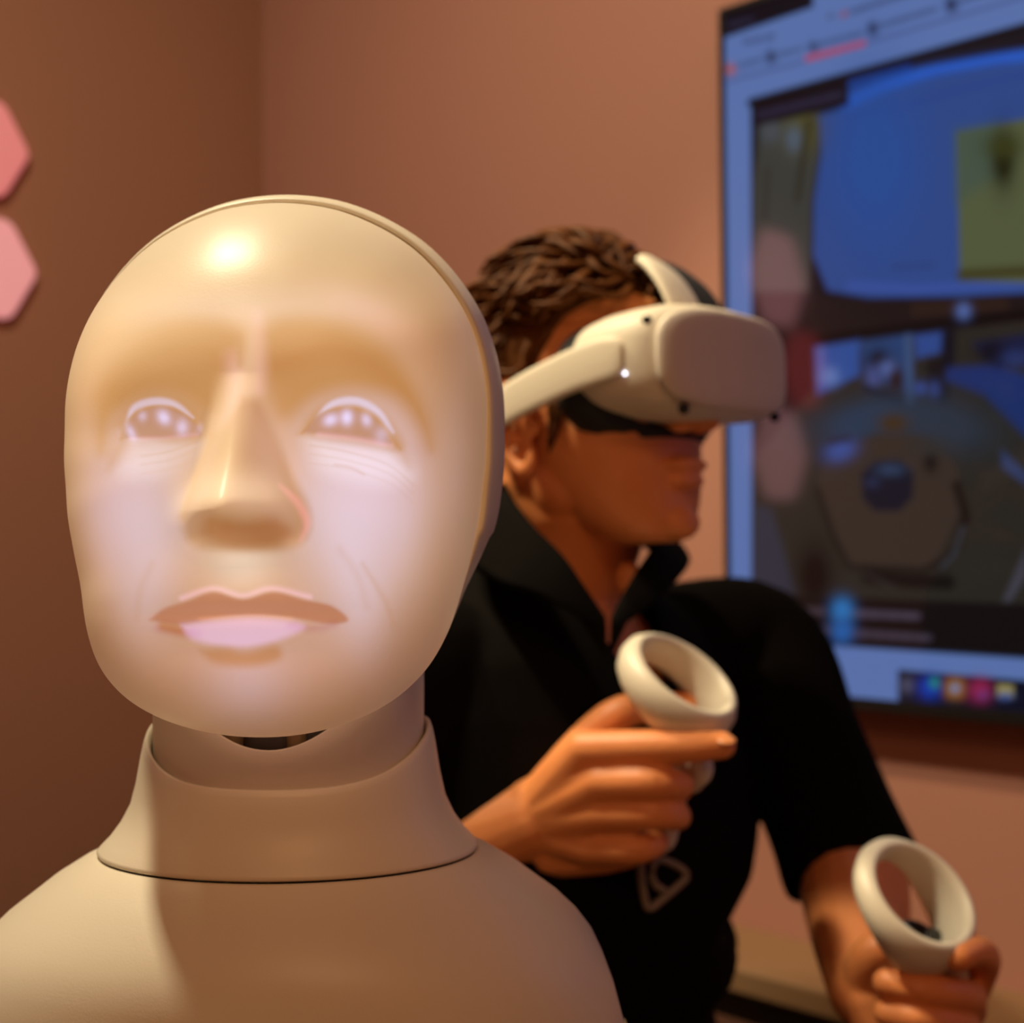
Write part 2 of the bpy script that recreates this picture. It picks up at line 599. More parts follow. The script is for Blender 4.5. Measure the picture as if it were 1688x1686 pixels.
poly([(1648, 740), (1690, 780), (1690, 800), (1650, 770)], (46, 62, 104), 0.9, 5)
dot(1430, 690, 60, 22, (36, 58, 84), 0.9, -12)
dot(1545, 700, 60, 30, (40, 54, 72), 0.8, 10)
poly([(1240, 830), (1270, 840), (1310, 980), (1240, 976)], (46, 48, 62), 1, 8)
# honeycomb table
poly([(1350, 770), (1390, 735), (1440, 716), (1520, 718), (1572, 765), (1588, 830), (1540, 926), (1520, 938), (1398, 932), (1372, 880), (1344, 800)], (54, 44, 38), 1, 6)
pen([(1345, 805), (1372, 885), (1398, 934), (1520, 940), (1545, 925)], 4, (16, 12, 12), 0.9, 6)
poly([(1418, 780), (1440, 760), (1480, 758), (1504, 778), (1502, 820), (1480, 842), (1440, 842), (1420, 822)], (13, 18, 34), 1, 5)
dot(1465, 774, 16, 7, (40, 60, 90), 0.9)
dot(1436, 795, 8, 6, (32, 44, 76), 0.8)
dot(1470, 697, 17, 11, (62, 46, 30))
dot(1383, 742, 18, 12, (58, 80, 150), 0.9, -20)
pen([(1366, 728), (1396, 722)], 4, (36, 24, 16), 0.9, 4)
dot(1532, 760, 8, 12, (12, 12, 14))
dot(1530, 735, 22, 12, (46, 46, 46), 0.8)
pen([(1575, 800), (1590, 850), (1575, 900), (1550, 935)], 8, (14, 10, 10), 0.9, 6)
pen([(1585, 870), (1570, 915), (1550, 935)], 4, (58, 60, 68), 0.8, 4)
dot(1340, 950, 20, 36, (14, 7, 8))
pen([(1430, 950), (1500, 958), (1560, 960)], 12, (8, 6, 8), 0.9, 8)
pen([(1425, 945), (1470, 968)], 3, (48, 46, 44), 0.7, 4)
poly([(1690, 900), (1690, 950), (1664, 992), (1650, 992)], (66, 64, 76), 0.9, 4)
# label over the picture, dark band along its top
poly([(1236, 166), (1395, 127), (1397, 172), (1238, 207)], (18, 13, 22), 1, 4)
text_bar((1250, 188), (1385, 154), 6, (42, 38, 62), 0.8)
pen([(1236, 168), (1500, 95), (1690, 42), (1800, 12)], 7, (16, 12, 18), 1, 4)
poly([(1500, 98), (1690, 46), (1800, 18), (1800, 60), (1690, 78), (1500, 112)], (24, 20, 28), 0.9, 6)
# bottom strip with two key icons, page foot and task bar
poly([(1238, 976), (1287, 981), (1690, 998), (1800, 1002), (1800, 1094), (1690, 1086), (1339, 1062), (1238, 1054)], (17, 11, 13), 1, 4)
for y_, x0_, x1_ in ((1008, 1300, 1364), (1040, 1322, 1364)):
    text_bar((x0_, y_ - 2), (x1_, y_), 6, (66, 54, 64), 0.8)
text_bar((1404, 1011), (1512, 1016), 6, (72, 64, 82), 0.8)
text_bar((1404, 1044), (1530, 1052), 6, (66, 58, 74), 0.8)
dot(1386, 1006, 12, 14, (40, 112, 180))
dot(1386, 1041, 12, 14, (32, 92, 165))
poly([(1478, 1104), (1690, 1122), (2300, 1170), (2300, 1260), (1690, 1190), (1478, 1166)], (13, 14, 32), 1, 3)
dot(1493, 1130, 8, 9, (70, 70, 92))
dot(1531, 1133, 13, 13, (24, 56, 165))
dot(1538, 1126, 5, 6, (40, 130, 120))
poly([(1554, 1114), (1590, 1117), (1590, 1156), (1554, 1152)], (92, 36, 14), 0.95, 4)
dot(1572, 1135, 10, 10, (150, 110, 60))
dot(1572, 1135, 4, 4, (90, 130, 190))
dot(1613, 1138, 13, 13, (140, 34, 76))
dot(1618, 1146, 6, 5, (110, 50, 110))
poly([(1642, 1128), (1668, 1130), (1668, 1150), (1642, 1148)], (150, 140, 90), 0.95, 3)
dot(1655, 1148, 8, 4, (70, 90, 150))
text_bar((1372, 1118), (1390, 1120), 5, (72, 90, 140), 0.5)
# right half outside the frame: the window simply goes on
nS = len(ss)
m_screen = material('screen_glass', (0.004, 0.004, 0.005), 0.06, spec=0.9)
emit_attribute(m_screen, 'screen_picture', 0.85)
pts = np.stack([S, np.full(S.shape, 0.0035), Tt], -1).reshape(-1, 3)
tm = np.array(T)
pts = pts @ tm[:3, :3].T + tm[:3, 3]
idx = np.arange(len(tt) * nS).reshape(len(tt), nS)
fc = np.stack([idx[:-1, :-1], idx[:-1, 1:], idx[1:, 1:], idx[1:, :-1]], -1).reshape(-1, 4)
me = bpy.data.meshes.new('screen')
me.from_pydata(pts.tolist(), [], fc.tolist())
set_colors(me, 'screen_picture', IMG.reshape(-1, 3))
scr = link_mesh('screen', me, m_screen, tv, False)
scr['label'] = 'lit screen with a browser window, a dim fisheye room view and a task bar'


# ------------------------------------------------------------------ robot head on its bust
ROB = at(455, 760, 0.55)                     # middle of the mask's rim
RF = Matrix((cam_right, -cam_fwd, cam_up)).transposed().to_4x4()   # x to the right, y out of the face, z up
RF.translation = ROB
NECK_Y, NECK_Z = -0.035, -0.0217             # neck axis behind the rim; zero height of the bust rings


def rob(u, v, w):
    return RF @ Vector((u, w, v))


m_shell = material('cream_plastic', (0.80, 0.72, 0.58), 0.42, noise=0.02, nscale=20, bump=0.03, bscale=900, spec=0.5)
m_mask = material('mask_plastic', (0.80, 0.71, 0.58), 0.38, spec=0.30, bump=0.02, bscale=900)
emit_attribute(m_mask, 'projected_face', 1.0)
m_dark = material('dark_mechanism', (0.05, 0.035, 0.022), 0.5, noise=0.3, nscale=60)
m_rod = material('brass_rod', (0.35, 0.24, 0.12), 0.4, metal=0.4)
robot = thing('social_robot', rob(0, -0.305, NECK_Y), 'cream bust shaped robot in the foreground with a lit face projected on its mask', 'robot')

HALF = [(0, .1108), (.0118, .1100), (.023, .1083), (.041, .1018), (.059, .0912), (.0715, .0786), (.0812, .0647), (.0872, .0503),
        (.0909, .0309), (.0909, .0115), (.0890, -.0128), (.0849, -.0369), (.080, -.0553), (.0755, -.0705), (.0670, -.0858),
        (.055, -.0965), (.0413, -.1035), (.022, -.109), (0, -.111)]
full = HALF + [(-x, y) for x, y in HALF[-2:0:-1]]
_ang = np.array([math.atan2(y, x) for x, y in full])
_rad = np.array([math.hypot(x, y) for x, y in full])
_o = np.argsort(_ang)
_ang, _rad = _ang[_o], _rad[_o]


def smooth_outline(n):
    th = np.linspace(-math.pi, math.pi, n, endpoint=False)
    r = np.interp(th, _ang, _rad, period=2 * math.pi)
    m = max(3, n // 26)
    ker = np.hanning(m + 2)[1:-1]
    ker /= ker.sum()
    r = np.convolve(np.concatenate([r[-m:], r, r[:m]]), ker, 'same')[m:-m]
    return th, r


def rim_w(v):
    return 0.047 * smooth01((-0.045 - v) / 0.075)


NT, NR = 512, 210
th, rad = smooth_outline(NT)
rr = np.linspace(0, 1, NR + 1)[1:] ** 0.92
rr = 1 - (1 - rr) ** 1.45                      # crowd rings towards the steep rim
Rg, Tg = np.meshgrid(rr, th, indexing='ij')
U = Rg * rad[None, :] * np.cos(Tg) * 0.965 + 0.003
V = Rg * rad[None, :] * np.sin(Tg)
U = np.where(U < 0, U * (1 + 0.062 * smooth01((0.045 - V) / 0.125)), U)
Wr = rim_w(rad * np.sin(th))[None, :]
DC = 0.080
W = Wr + (DC - Wr) * np.clip(1 - Rg ** 2.5, 0, 1) ** (0.5 + 0.14 * smooth01((V - 0.02) / 0.07))


def relief(u, v):
    """Nose, brow, eye hollows, lips and chin of the mask, in metres out of the face."""
    h = np.zeros(u.shape)
    u0 = u - 0.0012
    t = np.clip((0.030 - v) / (0.030 + 0.0215), 0, 1)              # 0 bridge .. 1 tip
    H = 0.0285 * t ** 1.25 * (1 - smooth01((-0.0165 - v) / 0.0265)) ** 0.8
    hw = 0.0115 + 0.0105 * t
    c = np.clip(np.abs(u0) / hw, 0, 1)
    h += H * (1 - smooth01(c)) ** 0.95
    h += 0.0035 * gauss(u0, v, 0.0, -0.0225, 0.0105, 0.0085)
    for s in (-1, 1):
        h += 0.0060 * gauss(u0, v, s * 0.0155, -0.0255, 0.0062, 0.0085)
        h -= 0.0022 * gauss(u, v, 0.001 + s * 0.034, 0.0105, 0.018, 0.012)
        h += 0.0004 * gauss(u, v, s * 0.032, 0.033, 0.028, 0.012)
        h += 0.0015 * gauss(u, v, s * 0.046, -0.018, 0.018, 0.018)
    h += 0.0030 * gauss(u, v, 0.0, -0.054, 0.021, 0.0045)
    h += 0.0030 * gauss(u, v, 0.0, -0.0655, 0.017, 0.0045)
    h -= 0.0018 * gauss(u, v, 0.0, -0.0745, 0.018, 0.004)
    h -= 0.0012 * gauss(u, v, 0.0, -0.0598, 0.024, 0.002)
    h += 0.0030 * gauss(u, v, 0.0, -0.090, 0.016, 0.009)
    return h


W = W + relief(U, V) * smooth01((1 - Rg) / 0.12)
co = np.stack([U, W, V], -1).reshape(-1, 3)
ctr = np.array([[0.003, DC + relief(np.array([0.003]), np.array([0.0]))[0], 0]])
# a lip that turns back behind the rim gives the mask its thickness
last = np.stack([U[-1], W[-1], V[-1]], -1)
lip = []
for s, dw in ((0.999, -0.0015), (0.990, -0.0035), (0.975, -0.003)):
    q = last.copy()
    q[:, 0] = (q[:, 0] - 0.003) * s + 0.003
    q[:, 2] *= s
    q[:, 1] += dw
    lip.append(q)
allco = np.concatenate([ctr, co] + lip)
NRR = NR + len(lip)
mm = np.array(RF)
wco = allco @ mm[:3, :3].T + mm[:3, 3]
i0 = np.arange(NT)
i1 = (i0 + 1) % NT
tri = np.stack([np.zeros(NT, int), 1 + i0, 1 + i1], -1)
quads = []
for k in range(NRR - 1):
    a, b = 1 + k * NT, 1 + (k + 1) * NT
    quads.append(np.stack([a + i0, b + i0, b + i1, a + i1], -1))
quads = np.concatenate(quads)
me = bpy.data.meshes.new('face_mask')
me.from_pydata(wco.tolist(), [], tri.tolist() + quads.tolist())

# the projected face: drawn on a flat face chart (chart units about 0.23 mm), cast through the mask from inside
_u, _w, _v = allco[:, 0], allco[:, 1], allco[:, 2]
FX = 844 + 2100 * (_u - 0.10188) / (0.55 - _w)
FY = 843 - 2100 * (_v + 0.02174) / (0.55 - _w)


def stroke(pts, width, soft=None, taper=False):
    d, t = seg_dist(FX, FY, [tuple(p) for p in spline(pts, 5)])
    w = width * (np.sin(np.pi * np.clip(t, 0.02, 0.98)) ** 0.6 if taper else 1.0)
    s = soft if soft is not None else width * 0.8
    return smooth01((w + s - d) / (2 * s))


def blob(pts, soft=4.0):
    return poly_mask(FX, FY, [tuple(p) for p in spline(pts + [pts[0]], 5)][:-1], soft)


def G(*a):
    return gauss(FX, FY, *a)


n = len(FX)
cool = np.array([0.17, 0.30, 0.56])
pink = np.array([0.30, 0.16, 0.30])
warm = np.array([0.34, 0.20, 0.13])
yel = np.array([0.25, 0.22, 0.18])
E = np.zeros((n, 3))


def add(mask, col, amt=1.0):
    global E
    E += (mask * amt)[:, None] * np.asarray(col)[None, :]


def mul(mask, keep):
    """Dim the picture: keep is what remains (a number or one per colour)."""
    global E
    k = np.asarray(keep if hasattr(keep, '__len__') else (keep,) * 3)
    E *= 1 - mask[:, None] * (1 - k[None, :])


# broad skin tones of the picture
add(G(430, 850, 230, 230), (0.09, 0.11, 0.12), 0.5)
add(G(430, 1090, 230, 90), (0.14, 0.10, 0.11), 0.45)
add(G(225, 835, 62, 95), cool, 0.58)
add(G(610, 830, 75, 120), cool, 0.72)
add(G(620, 800, 60, 80), pink, 0.22)
add(G(190, 830, 40, 90), pink, 0.20)
add(G(520, 810, 40, 110), cool, 0.22)
add(G(245, 960, 36, 80, 12), cool, 0.22)
add(G(590, 985, 30, 95, -12), cool, 0.26)
add(G(420, 500, 180, 28), (0.14, 0.17, 0.20), 0.60)
add(G(610, 510, 90, 22, 28), pink, 0.22)
add(G(430, 455, 190, 40), (0.02, 0.06, 0.07), 0.8)
add(G(400, 590, 26, 62), yel, 0.65)
add(G(398, 930, 42, 36), (0.22, 0.27, 0.27), 0.85)
add(G(300, 925, 50, 26, -20), warm, 0.15)
add(G(410, 1130, 50, 55), cool, 0.28)
add(G(765, 760, 22, 150), (0.05, 0.07, 0.14), 0.9)  # bluish right rim, partly screen light painted into the picture
# white of the lower lids
add(blob([(215, 735), (262, 722), (332, 718), (318, 755), (255, 785), (200, 775)], 30), (0.22, 0.29, 0.36), 0.55)
add(blob([(505, 720), (560, 724), (645, 738), (675, 785), (610, 792), (530, 770)], 30), (0.24, 0.31, 0.38), 0.62)
# fine creases below the eyes
for o, a in ((0, .22), (14, .16), (29, .12)):
    mul(stroke([(232, 752 + o), (280, 744 + o), (322, 728 + o)], 1.8, 3), 1 - a)
    mul(stroke([(512, 734 + o), (570, 744 + o), (640, 766 + o), (682, 800 + o)], 1.8, 3), 1 - a)
mul(stroke([(552, 766), (580, 771), (600, 782)], 2.0, 3), 0.72)
mul(stroke([(598, 930), (632, 985), (650, 1030)], 4, 6), 0.72)
mul(stroke([(250, 930), (232, 970), (225, 1020)], 5, 9), 0.80)
mul(stroke([(560, 905), (590, 950), (604, 1000)], 5, 9), 0.80)
# temples and the rest of the rim fade out
# brows: no light on them
lb = blob([(150, 655), (180, 600), (235, 555), (300, 530), (388, 538), (398, 575), (372, 625), (350, 680), (290, 650), (235, 655), (185, 690), (165, 745)], 22)
rb = blob([(432, 548), (470, 528), (540, 530), (610, 555), (668, 605), (705, 680), (712, 740), (690, 700), (650, 655), (580, 640), (520, 655), (470, 690), (445, 660)], 22)
mul(lb, 0.0)
mul(rb, 0.0)
add(stroke([(382, 590), (388, 640), (380, 690)], 14, 16), pink, 0.28)
add(stroke([(424, 520), (430, 580), (428, 640)], 11, 12), pink, 0.24)
mul(stroke([(395, 556), (396, 600)], 5, 10), 0.45)
# eyelids
mul(blob([(190, 700), (235, 655), (290, 660), (335, 690), (345, 720), (270, 725)], 12), 0.25)
mul(blob([(490, 715), (520, 675), (575, 655), (630, 680), (665, 740), (580, 730)], 12), 0.25)
add(stroke([(208, 700), (222, 672), (255, 662), (288, 667), (318, 688)], 6.5, 5, True), cool, 0.75)
add(stroke([(515, 700), (545, 668), (585, 661), (622, 678), (648, 712)], 6.5, 5, True), cool, 0.85)
# eyes: dark iris with bright window reflections
le = blob([(204, 722), (215, 692), (245, 673), (285, 674), (318, 694), (330, 716), (280, 722)], 4)
re = blob([(500, 712), (530, 683), (575, 674), (615, 690), (640, 722), (640, 732), (580, 722)], 4)
mul(le, 0.0)
mul(re, 0.0)
add(le, (0.11, 0.10, 0.16), 0.42)
add(re, (0.11, 0.10, 0.16), 0.42)
mul(stroke([(200, 724), (212, 692), (245, 672), (285, 673), (325, 700)], 2.5, 3.5), 0.35)
mul(stroke([(498, 714), (530, 682), (575, 673), (615, 688), (660, 740)], 2.5, 3.5), 0.35)
for x, y, sx, sy, r, a in ((235, 686, 5, 6, 0, .5), (270, 688, 7, 9, -35, 1.0), (300, 704, 7, 9, 0, .75), (216, 713, 5, 10, -25, .7), (330, 705, 4, 6, 0, .3),
                           (545, 692, 9, 7, -25, 1.0), (572, 688, 7, 9, 0, 1.15), (604, 692, 6, 8, -20, .8), (630, 717, 9, 10, 0, .45)):
    add(G(x, y, sx, sy, r), (0.26, 0.36, 0.68), a)
add(stroke([(215, 722), (268, 722), (325, 716)], 3, 4), pink, 0.35)
add(stroke([(525, 716), (580, 722), (645, 734)], 4, 5), pink, 0.50)
# dark line outside the eye corners
mul(stroke([(206, 724), (190, 750), (180, 772)], 8, 16, True), 0.50)
mul(stroke([(640, 722), (662, 746), (674, 768)], 8, 16, True), 0.55)
# nose: weak light, pink edge on the right wing
ns = blob([(400, 655), (372, 700), (342, 760), (306, 830), (302, 870), (322, 900), (400, 908), (480, 904), (508, 880), (510, 840), (486, 790), (455, 720), (430, 665)], 12)
mul(ns, (0.30, 0.22, 0.16))
add(G(395, 808, 44, 24), yel, 0.75)
add(G(440, 730, 30, 60, -20), (0.16, 0.12, 0.14), 0.55)
add(stroke([(462, 800), (492, 830), (506, 862), (496, 890)], 6, 7, True), (0.32, 0.07, 0.12), 0.75)
mul(stroke([(352, 720), (322, 790), (304, 850)], 7, 9), 0.25)  # shade down the left side of the nose, dimmed into the picture
mul(blob([(330, 880), (345, 855), (400, 862), (455, 858), (482, 884), (440, 900), (380, 900)], 12), 0.0)  # nostrils, with the shade of the underside painted in
add(G(320, 895, 12, 8), warm, 0.25)
add(G(484, 893, 13, 9), warm, 0.35)
# mouth
ul = blob([(246, 1022), (270, 1003), (310, 990), (352, 976), (400, 988), (450, 976), (500, 988), (548, 999), (574, 1022), (540, 1028), (480, 1018), (420, 1014), (360, 1018), (300, 1030)], 5)
ll = blob([(300, 1030), (360, 1022), (420, 1018), (480, 1024), (500, 1036), (450, 1058), (400, 1066), (350, 1062), (312, 1050)], 9)
add(stroke([(300, 986), (352, 970), (400, 982), (448, 970), (510, 984)], 4, 6), pink, 0.70)
mul(ul, 0.0)
add(ul, (0.10, 0.05, 0.05), 0.6)
add(stroke([(330, 1020), (420, 1015), (480, 1020)], 3, 4), (0.30, 0.11, 0.03), 0.5)
mul(stroke([(270, 1032), (310, 1042)], 8, 8), (0.6, 0.25, 0.15))
mul(ll, 0.35)
add(ll, (0.24, 0.20, 0.42), 1.0)
mul(blob([(330, 1072), (370, 1068), (405, 1074), (455, 1064), (462, 1085), (420, 1098), (355, 1094)], 11), (0.30, 0.10, 0.05))
# the picture's own tan ground (skin and brow colour), darker at brows, nostrils, lips and the painted shade under the nose, fading towards the rim
tan = np.array([0.370, 0.195, 0.068])
ground = 0.16 + 0.84 * smooth01((FY - 380) / 170)
ground *= 1 - 0.50 * smooth01((FY - 900) / 260)
base = ground[:, None] * tan[None, :]
base += (G(430, 1130, 260, 90) * 0.10)[:, None] * np.array([[1.0, 0.42, 0.40]])
base += (G(150, 640, 40, 70) * 0.05)[:, None] * np.array([[1.0, 0.3, 0.0]])
dk = lambda m, k: 1 - m[:, None] * (1 - np.asarray(k)[None, :])
base *= dk(stroke([(185, 640), (250, 585), (320, 575), (380, 590)], 12, 34), (0.92, 0.85, 0.62))
base *= dk(stroke([(455, 600), (540, 575), (620, 605), (690, 680), (700, 740)], 14, 34), (0.90, 0.80, 0.62))
base *= dk(blob([(330, 880), (345, 850), (400, 858), (455, 852), (482, 884), (440, 902), (380, 902)], 16), (0.85, 0.62, 0.42))
base *= dk(ns, (0.82, 0.80, 0.90))
base *= dk(ul, (0.80, 0.62, 0.80))
base *= dk(stroke([(262, 1036), (300, 1042), (325, 1044)], 7, 9), (0.85, 0.55, 0.55))
base *= dk(stroke([(478, 1032), (520, 1036), (552, 1030)], 5, 8), (0.85, 0.55, 0.55))
base *= dk(le, (0.80, 0.80, 1.1))
base *= dk(re, (0.80, 0.80, 1.1))
edge = np.clip(np.hypot((_u - 0.003) / 0.0880, (_v + 0.002) / 0.113), 0, 1.3)
E *= (1 - smooth01((edge - 0.68) / 0.30) * 0.80)[:, None]
E *= (0.06 + 0.94 * smooth01((FY - 420) / 110))[:, None]
E = np.clip(E + base * (1 - 0.45 * smooth01((edge - 0.72) / 0.28))[:, None], 0, None)
set_colors(me, 'projected_face', E)
obj_mask = link_mesh('face_mask', me, m_mask, robot)
obj_mask['label'] = 'smooth translucent face mask with a projected man\'s face'

# shell behind the mask
NS = 160
ths, rads = smooth_outline(NS)
rings = []
for w, off in ((-0.006, -0.006), (-0.001, 0.0008), (0.0004, 0.0014), (0.0004, 0.0024), (-0.002, 0.0036), (-0.010, 0.0062), (-0.025, 0.0082), (-0.045, 0.0066),
               (-0.065, 0.0015), (-0.085, -0.010), (-0.102, -0.027), (-0.114, -0.048), (-0.121, -0.075)):
    ring = []
    for a, r in zip(ths, rads):
        v0 = r * math.sin(a)
        k = float(smooth01(np.array((v0 + 0.074) / 0.064)))
        top = float(smooth01(np.array((v0 - 0.065) / 0.045)))
        o = off if off <= 0.0024 else (0.0024 + (off - 0.0024) * (k * (1 + 0.14 * top)))
        if v0 < -0.02 and off < 0:
            o = off * 0.75
        q = max(0.004, r + o - (0.0040 * (1 - k) if v0 < -0.03 else 0))
        u, v = q * math.cos(a) * 0.965 + 0.003, q * math.sin(a)
        ring.append(rob(u, max(v, -0.0915), w))
    rings.append(ring)
bm = bmesh.new()
add_loft(bm, rings)
bmesh.ops.recalc_face_normals(bm, faces=bm.faces)
bmesh.ops.recalc_face_normals(bm, faces=bm.faces)
shell = obj('head_shell', bm, m_shell, robot)


def oval(a, b, z, n=128, e=2.0, dy=0.0, zf=None):
    """Closed ring round the neck axis; zf(front) shifts height, front runs -1 back .. 1 front."""
    out = []
    for j in range(n):
        t = 2 * math.pi * j / n
        c, s = math.cos(t), math.sin(t)
        x = a * math.copysign(abs(c) ** (2 / e), c)
        y = b * math.copysign(abs(s) ** (2 / e), s)
        out.append(rob(x, z + NECK_Z + (zf(s, x) if zf else 0.0), NECK_Y + y + dy))
    return out


def ring_top(s, x):
    return (min(0.040, 0.0118 * (x / 0.029) ** 2) if s > 0 else 0.040)


bm = bmesh.new()
ringz = []
for a, z, k in ((0.0610, -0.145, 0), (0.0612, -0.125, 0), (0.0614, -0.107, 0.7), (0.0613, -0.1005, 1), (0.0606, -0.0998, 1), (0.0592, -0.1000, 1), (0.0585, -0.1030, 1), (0.0580, -0.125, 0.3), (0.058, -0.145, 0)):
    ringz.append(oval(a, a * 0.87, z, zf=(lambda s, x, k=k: k * ring_top(s, x))))
add_loft(bm, ringz, cap=False, close=True)
bmesh.ops.recalc_face_normals(bm, faces=bm.faces)
obj('neck_ring', bm, m_shell, robot)


def collar_top(s, x):
    return -0.0195 * smooth01(np.array((s + 0.35) / 1.35)) ** 1.3 * 1.0


bm = bmesh.new()
cz = []
for a, bb, z, k in ((0.0622, 0.0545, -0.1100, 0.9), (0.0622, 0.0545, -0.0985, 1), (0.0632, 0.0553, -0.0962, 1), (0.0645, 0.0564, -0.0968, 1), (0.0655, 0.0572, -0.0995, 1), (0.0668, 0.058, -0.106, 0.9),
                    (0.0688, 0.0590, -0.119, 0.6), (0.0714, 0.0602, -0.131, 0.3), (0.0757, 0.0625, -0.140, 0.12), (0.0810, 0.0655, -0.1475, 0.03), (0.0852, 0.0680, -0.1518, 0), (0.0861, 0.0686, -0.1530, 0),
                    (0.0856, 0.068, -0.1540, 0), (0.080, 0.063, -0.1545, 0)):
    cz.append(oval(a, bb, z, zf=(lambda s, x, k=k: k * float(collar_top(s, x)) + (1 - k) * 0.0036 * max(0.0, s))))
add_loft(bm, cz, cap=False)
bmesh.ops.recalc_face_normals(bm, faces=bm.faces)
obj('neck_collar', bm, m_shell, robot)

bm = bmesh.new()
bz = []
for a, bb, z, e in ((0.070, 0.055, -0.158, 2), (0.0845, 0.0675, -0.1556, 2), (0.0862, 0.0689, -0.1546, 2), (0.0880, 0.0704, -0.1552, 2.0), (0.0960, 0.0770, -0.1592, 2.03), (0.1080, 0.0855, -0.1668, 2.08),
                    (0.1180, 0.0925, -0.1746, 2.1), (0.1270, 0.0975, -0.1815, 2.12), (0.1345, 0.1003, -0.1888, 2.15), (0.1400, 0.1015, -0.1960, 2.17), (0.1440, 0.1020, -0.2045, 2.2),
                    (0.1490, 0.1024, -0.2180, 2.2), (0.1535, 0.1027, -0.2350, 2.2), (0.1565, 0.1030, -0.2550, 2.2), (0.158, 0.103, -0.275, 2.2), (0.157, 0.102, -0.281, 2.2), (0.154, 0.100, -0.2833, 2.2)):
    bz.append(oval(a, bb, z, e=e, dy=-0.004 * max(0, (-z - 0.156)) / 0.1, zf=(lambda s, x, z=z: 0.0036 * max(0.0, s) * max(0.0, 1 - (-z - 0.155) / 0.06))))
add_loft(bm, bz)
bmesh.ops.recalc_face_normals(bm, faces=bm.faces)
obj('bust', bm, m_shell, robot)

# what shows in the gap under the chin
bm = bmesh.new()
add_loft(bm, [[rob(0.044 * math.cos(t), z, NECK_Y + 0.040 * math.sin(t)) for t in (2 * math.pi * j / 32 for j in range(32))]
              for z in (-0.165, -0.090)])
core = obj('neck_core', bm, m_dark, robot)
for u, w in ((0.012, 0.006), (-0.020, 0.003)):
    bm = bmesh.new()
    add_tube(bm, [rob(u, -0.150, w), rob(u * 0.7, -0.085, w + 0.004)], 0.0042)
    obj('neck_rod', bm, m_rod, core)

# table that carries the robot (below the frame)
m_table = material('table_top', (0.35, 0.25, 0.16), 0.5, noise=0.2, nscale=25)
m_leg = material('table_leg', (0.02, 0.02, 0.02), 0.4, metal=0.6)
tz = rob(0, NECK_Z - 0.2833, NECK_Y).z - 0.0015
tab = thing('side_table', (-0.16, 0.52, 0), 'plain table under the robot bust', 'table')
obj('table_top', box_bm((-0.50, 0.30, tz - 0.025), (0.062, 0.725, tz), None, 0.004), m_table, tab)
for x in (-0.46, 0.03):
    for y in (0.33, 0.69):
        bm = bmesh.new()
        add_tube(bm, [(x, y, 0.0), (x, y, tz - 0.0255)], 0.014, round_ends=False)
        obj('leg', bm, m_leg, tab)

# ------------------------------------------------------------------ man with headset, seated behind the robot
m_skin = material('skin', (0.80, 0.30, 0.105), 0.5, noise=0.22, nscale=45, color2=(0.70, 0.215, 0.066), sss=0.12, sss_r=(0.012, 0.004, 0.002), bump=0.05, bscale=260)
m_hair = material('brown_hair', (0.15, 0.043, 0.0035), 0.6, noise=0.5, nscale=22, color2=(0.022, 0.006, 0.001), spec=0.15)
m_shirt = material('black_cloth', (0.0042, 0.0030, 0.0024), 0.9, noise=0.3, nscale=90, bump=0.25, bscale=700, spec=0.06)
m_trous = material('dark_trousers', (0.010, 0.009, 0.010), 0.9, noise=0.3, nscale=90, bump=0.2, bscale=500, spec=0.2)
m_logo = material('printed_emblem', (0.24, 0.18, 0.13), 0.8)
m_shoe = material('black_leather', (0.012, 0.011, 0.010), 0.4)
m_white = material('headset_plastic', (0.72, 0.64, 0.52), 0.5, noise=0.03, nscale=30, spec=0.35)
m_face = material('headset_front_shaded', (0.66, 0.58, 0.50), 0.55, noise=0.03, nscale=30, spec=0.35)  # same white as the shell; the front's shade is in the colour
m_foam = material('face_foam', (0.012, 0.012, 0.013), 0.85)
m_lens = material('camera_lens', (0.004, 0.004, 0.006), 0.1)
m_nail = material('nail', (0.66, 0.25, 0.10), 0.3)
m_eye = material('eyeball', (0.7, 0.66, 0.6), 0.2)

HY = math.radians(48)
HF = Vector((math.sin(HY), -math.cos(HY), 0.0))        # where the face points
HLv = Vector((math.cos(HY), math.sin(HY), 0.0))        # his left
EAR = at(862, 708, 0.963)
HO = EAR + HLv * 0.073                                  # midpoint between the ears
HM = Matrix((HF, HLv, Vector((0, 0, 1)))).transposed()
HM = Matrix.Rotation(math.radians(-1.5), 3, HLv) @ HM


def hd(f, l, u):
    """Head frame: f forward, l to his left, u up, from the midpoint of the ears."""
    return HO + HM @ Vector((f, l, u))


TY = math.radians(47)
TF = Vector((math.sin(TY), -math.cos(TY), 0.0))
TL = Vector((math.cos(TY), math.sin(TY), 0.0))
TO = HO + Vector((-0.012, 0.03, 0)) - TF * 0.035        # torso axis under the neck
TO.z = 0.0


def tor(f, l, z):
    return TO + TF * f + TL * l + Vector((0, 0, z))


def oval_ring(fn, z, cf, rf, rl, n=40, e=2.2, cl=0.0):
    out = []
    for j in range(n):
        w = 2 * math.pi * j / n
        c, s = math.cos(w), math.sin(w)
        out.append(fn(cf + rf * math.copysign(abs(c) ** (2 / e), c), cl + rl * math.copysign(abs(s) ** (2 / e), s), z))
    return out


SH_L = at(1246, 1060, 1.185)           # left shoulder joint
EL_L = at(1404, 1432, 1.06)            # left elbow
WR_L = at(1428, 1632, 0.905)           # left wrist
SH_R = tor(0.0, -0.175, SH_L.z - 0.005)
EL_R = at(520, 1488, 0.975)
WR_R = at(868, 1352, 0.905)

person = thing('person', (TO.x, TO.y, 0.0), 'man in a black short sleeved shirt holding two white controllers, turned towards the screen', 'person')

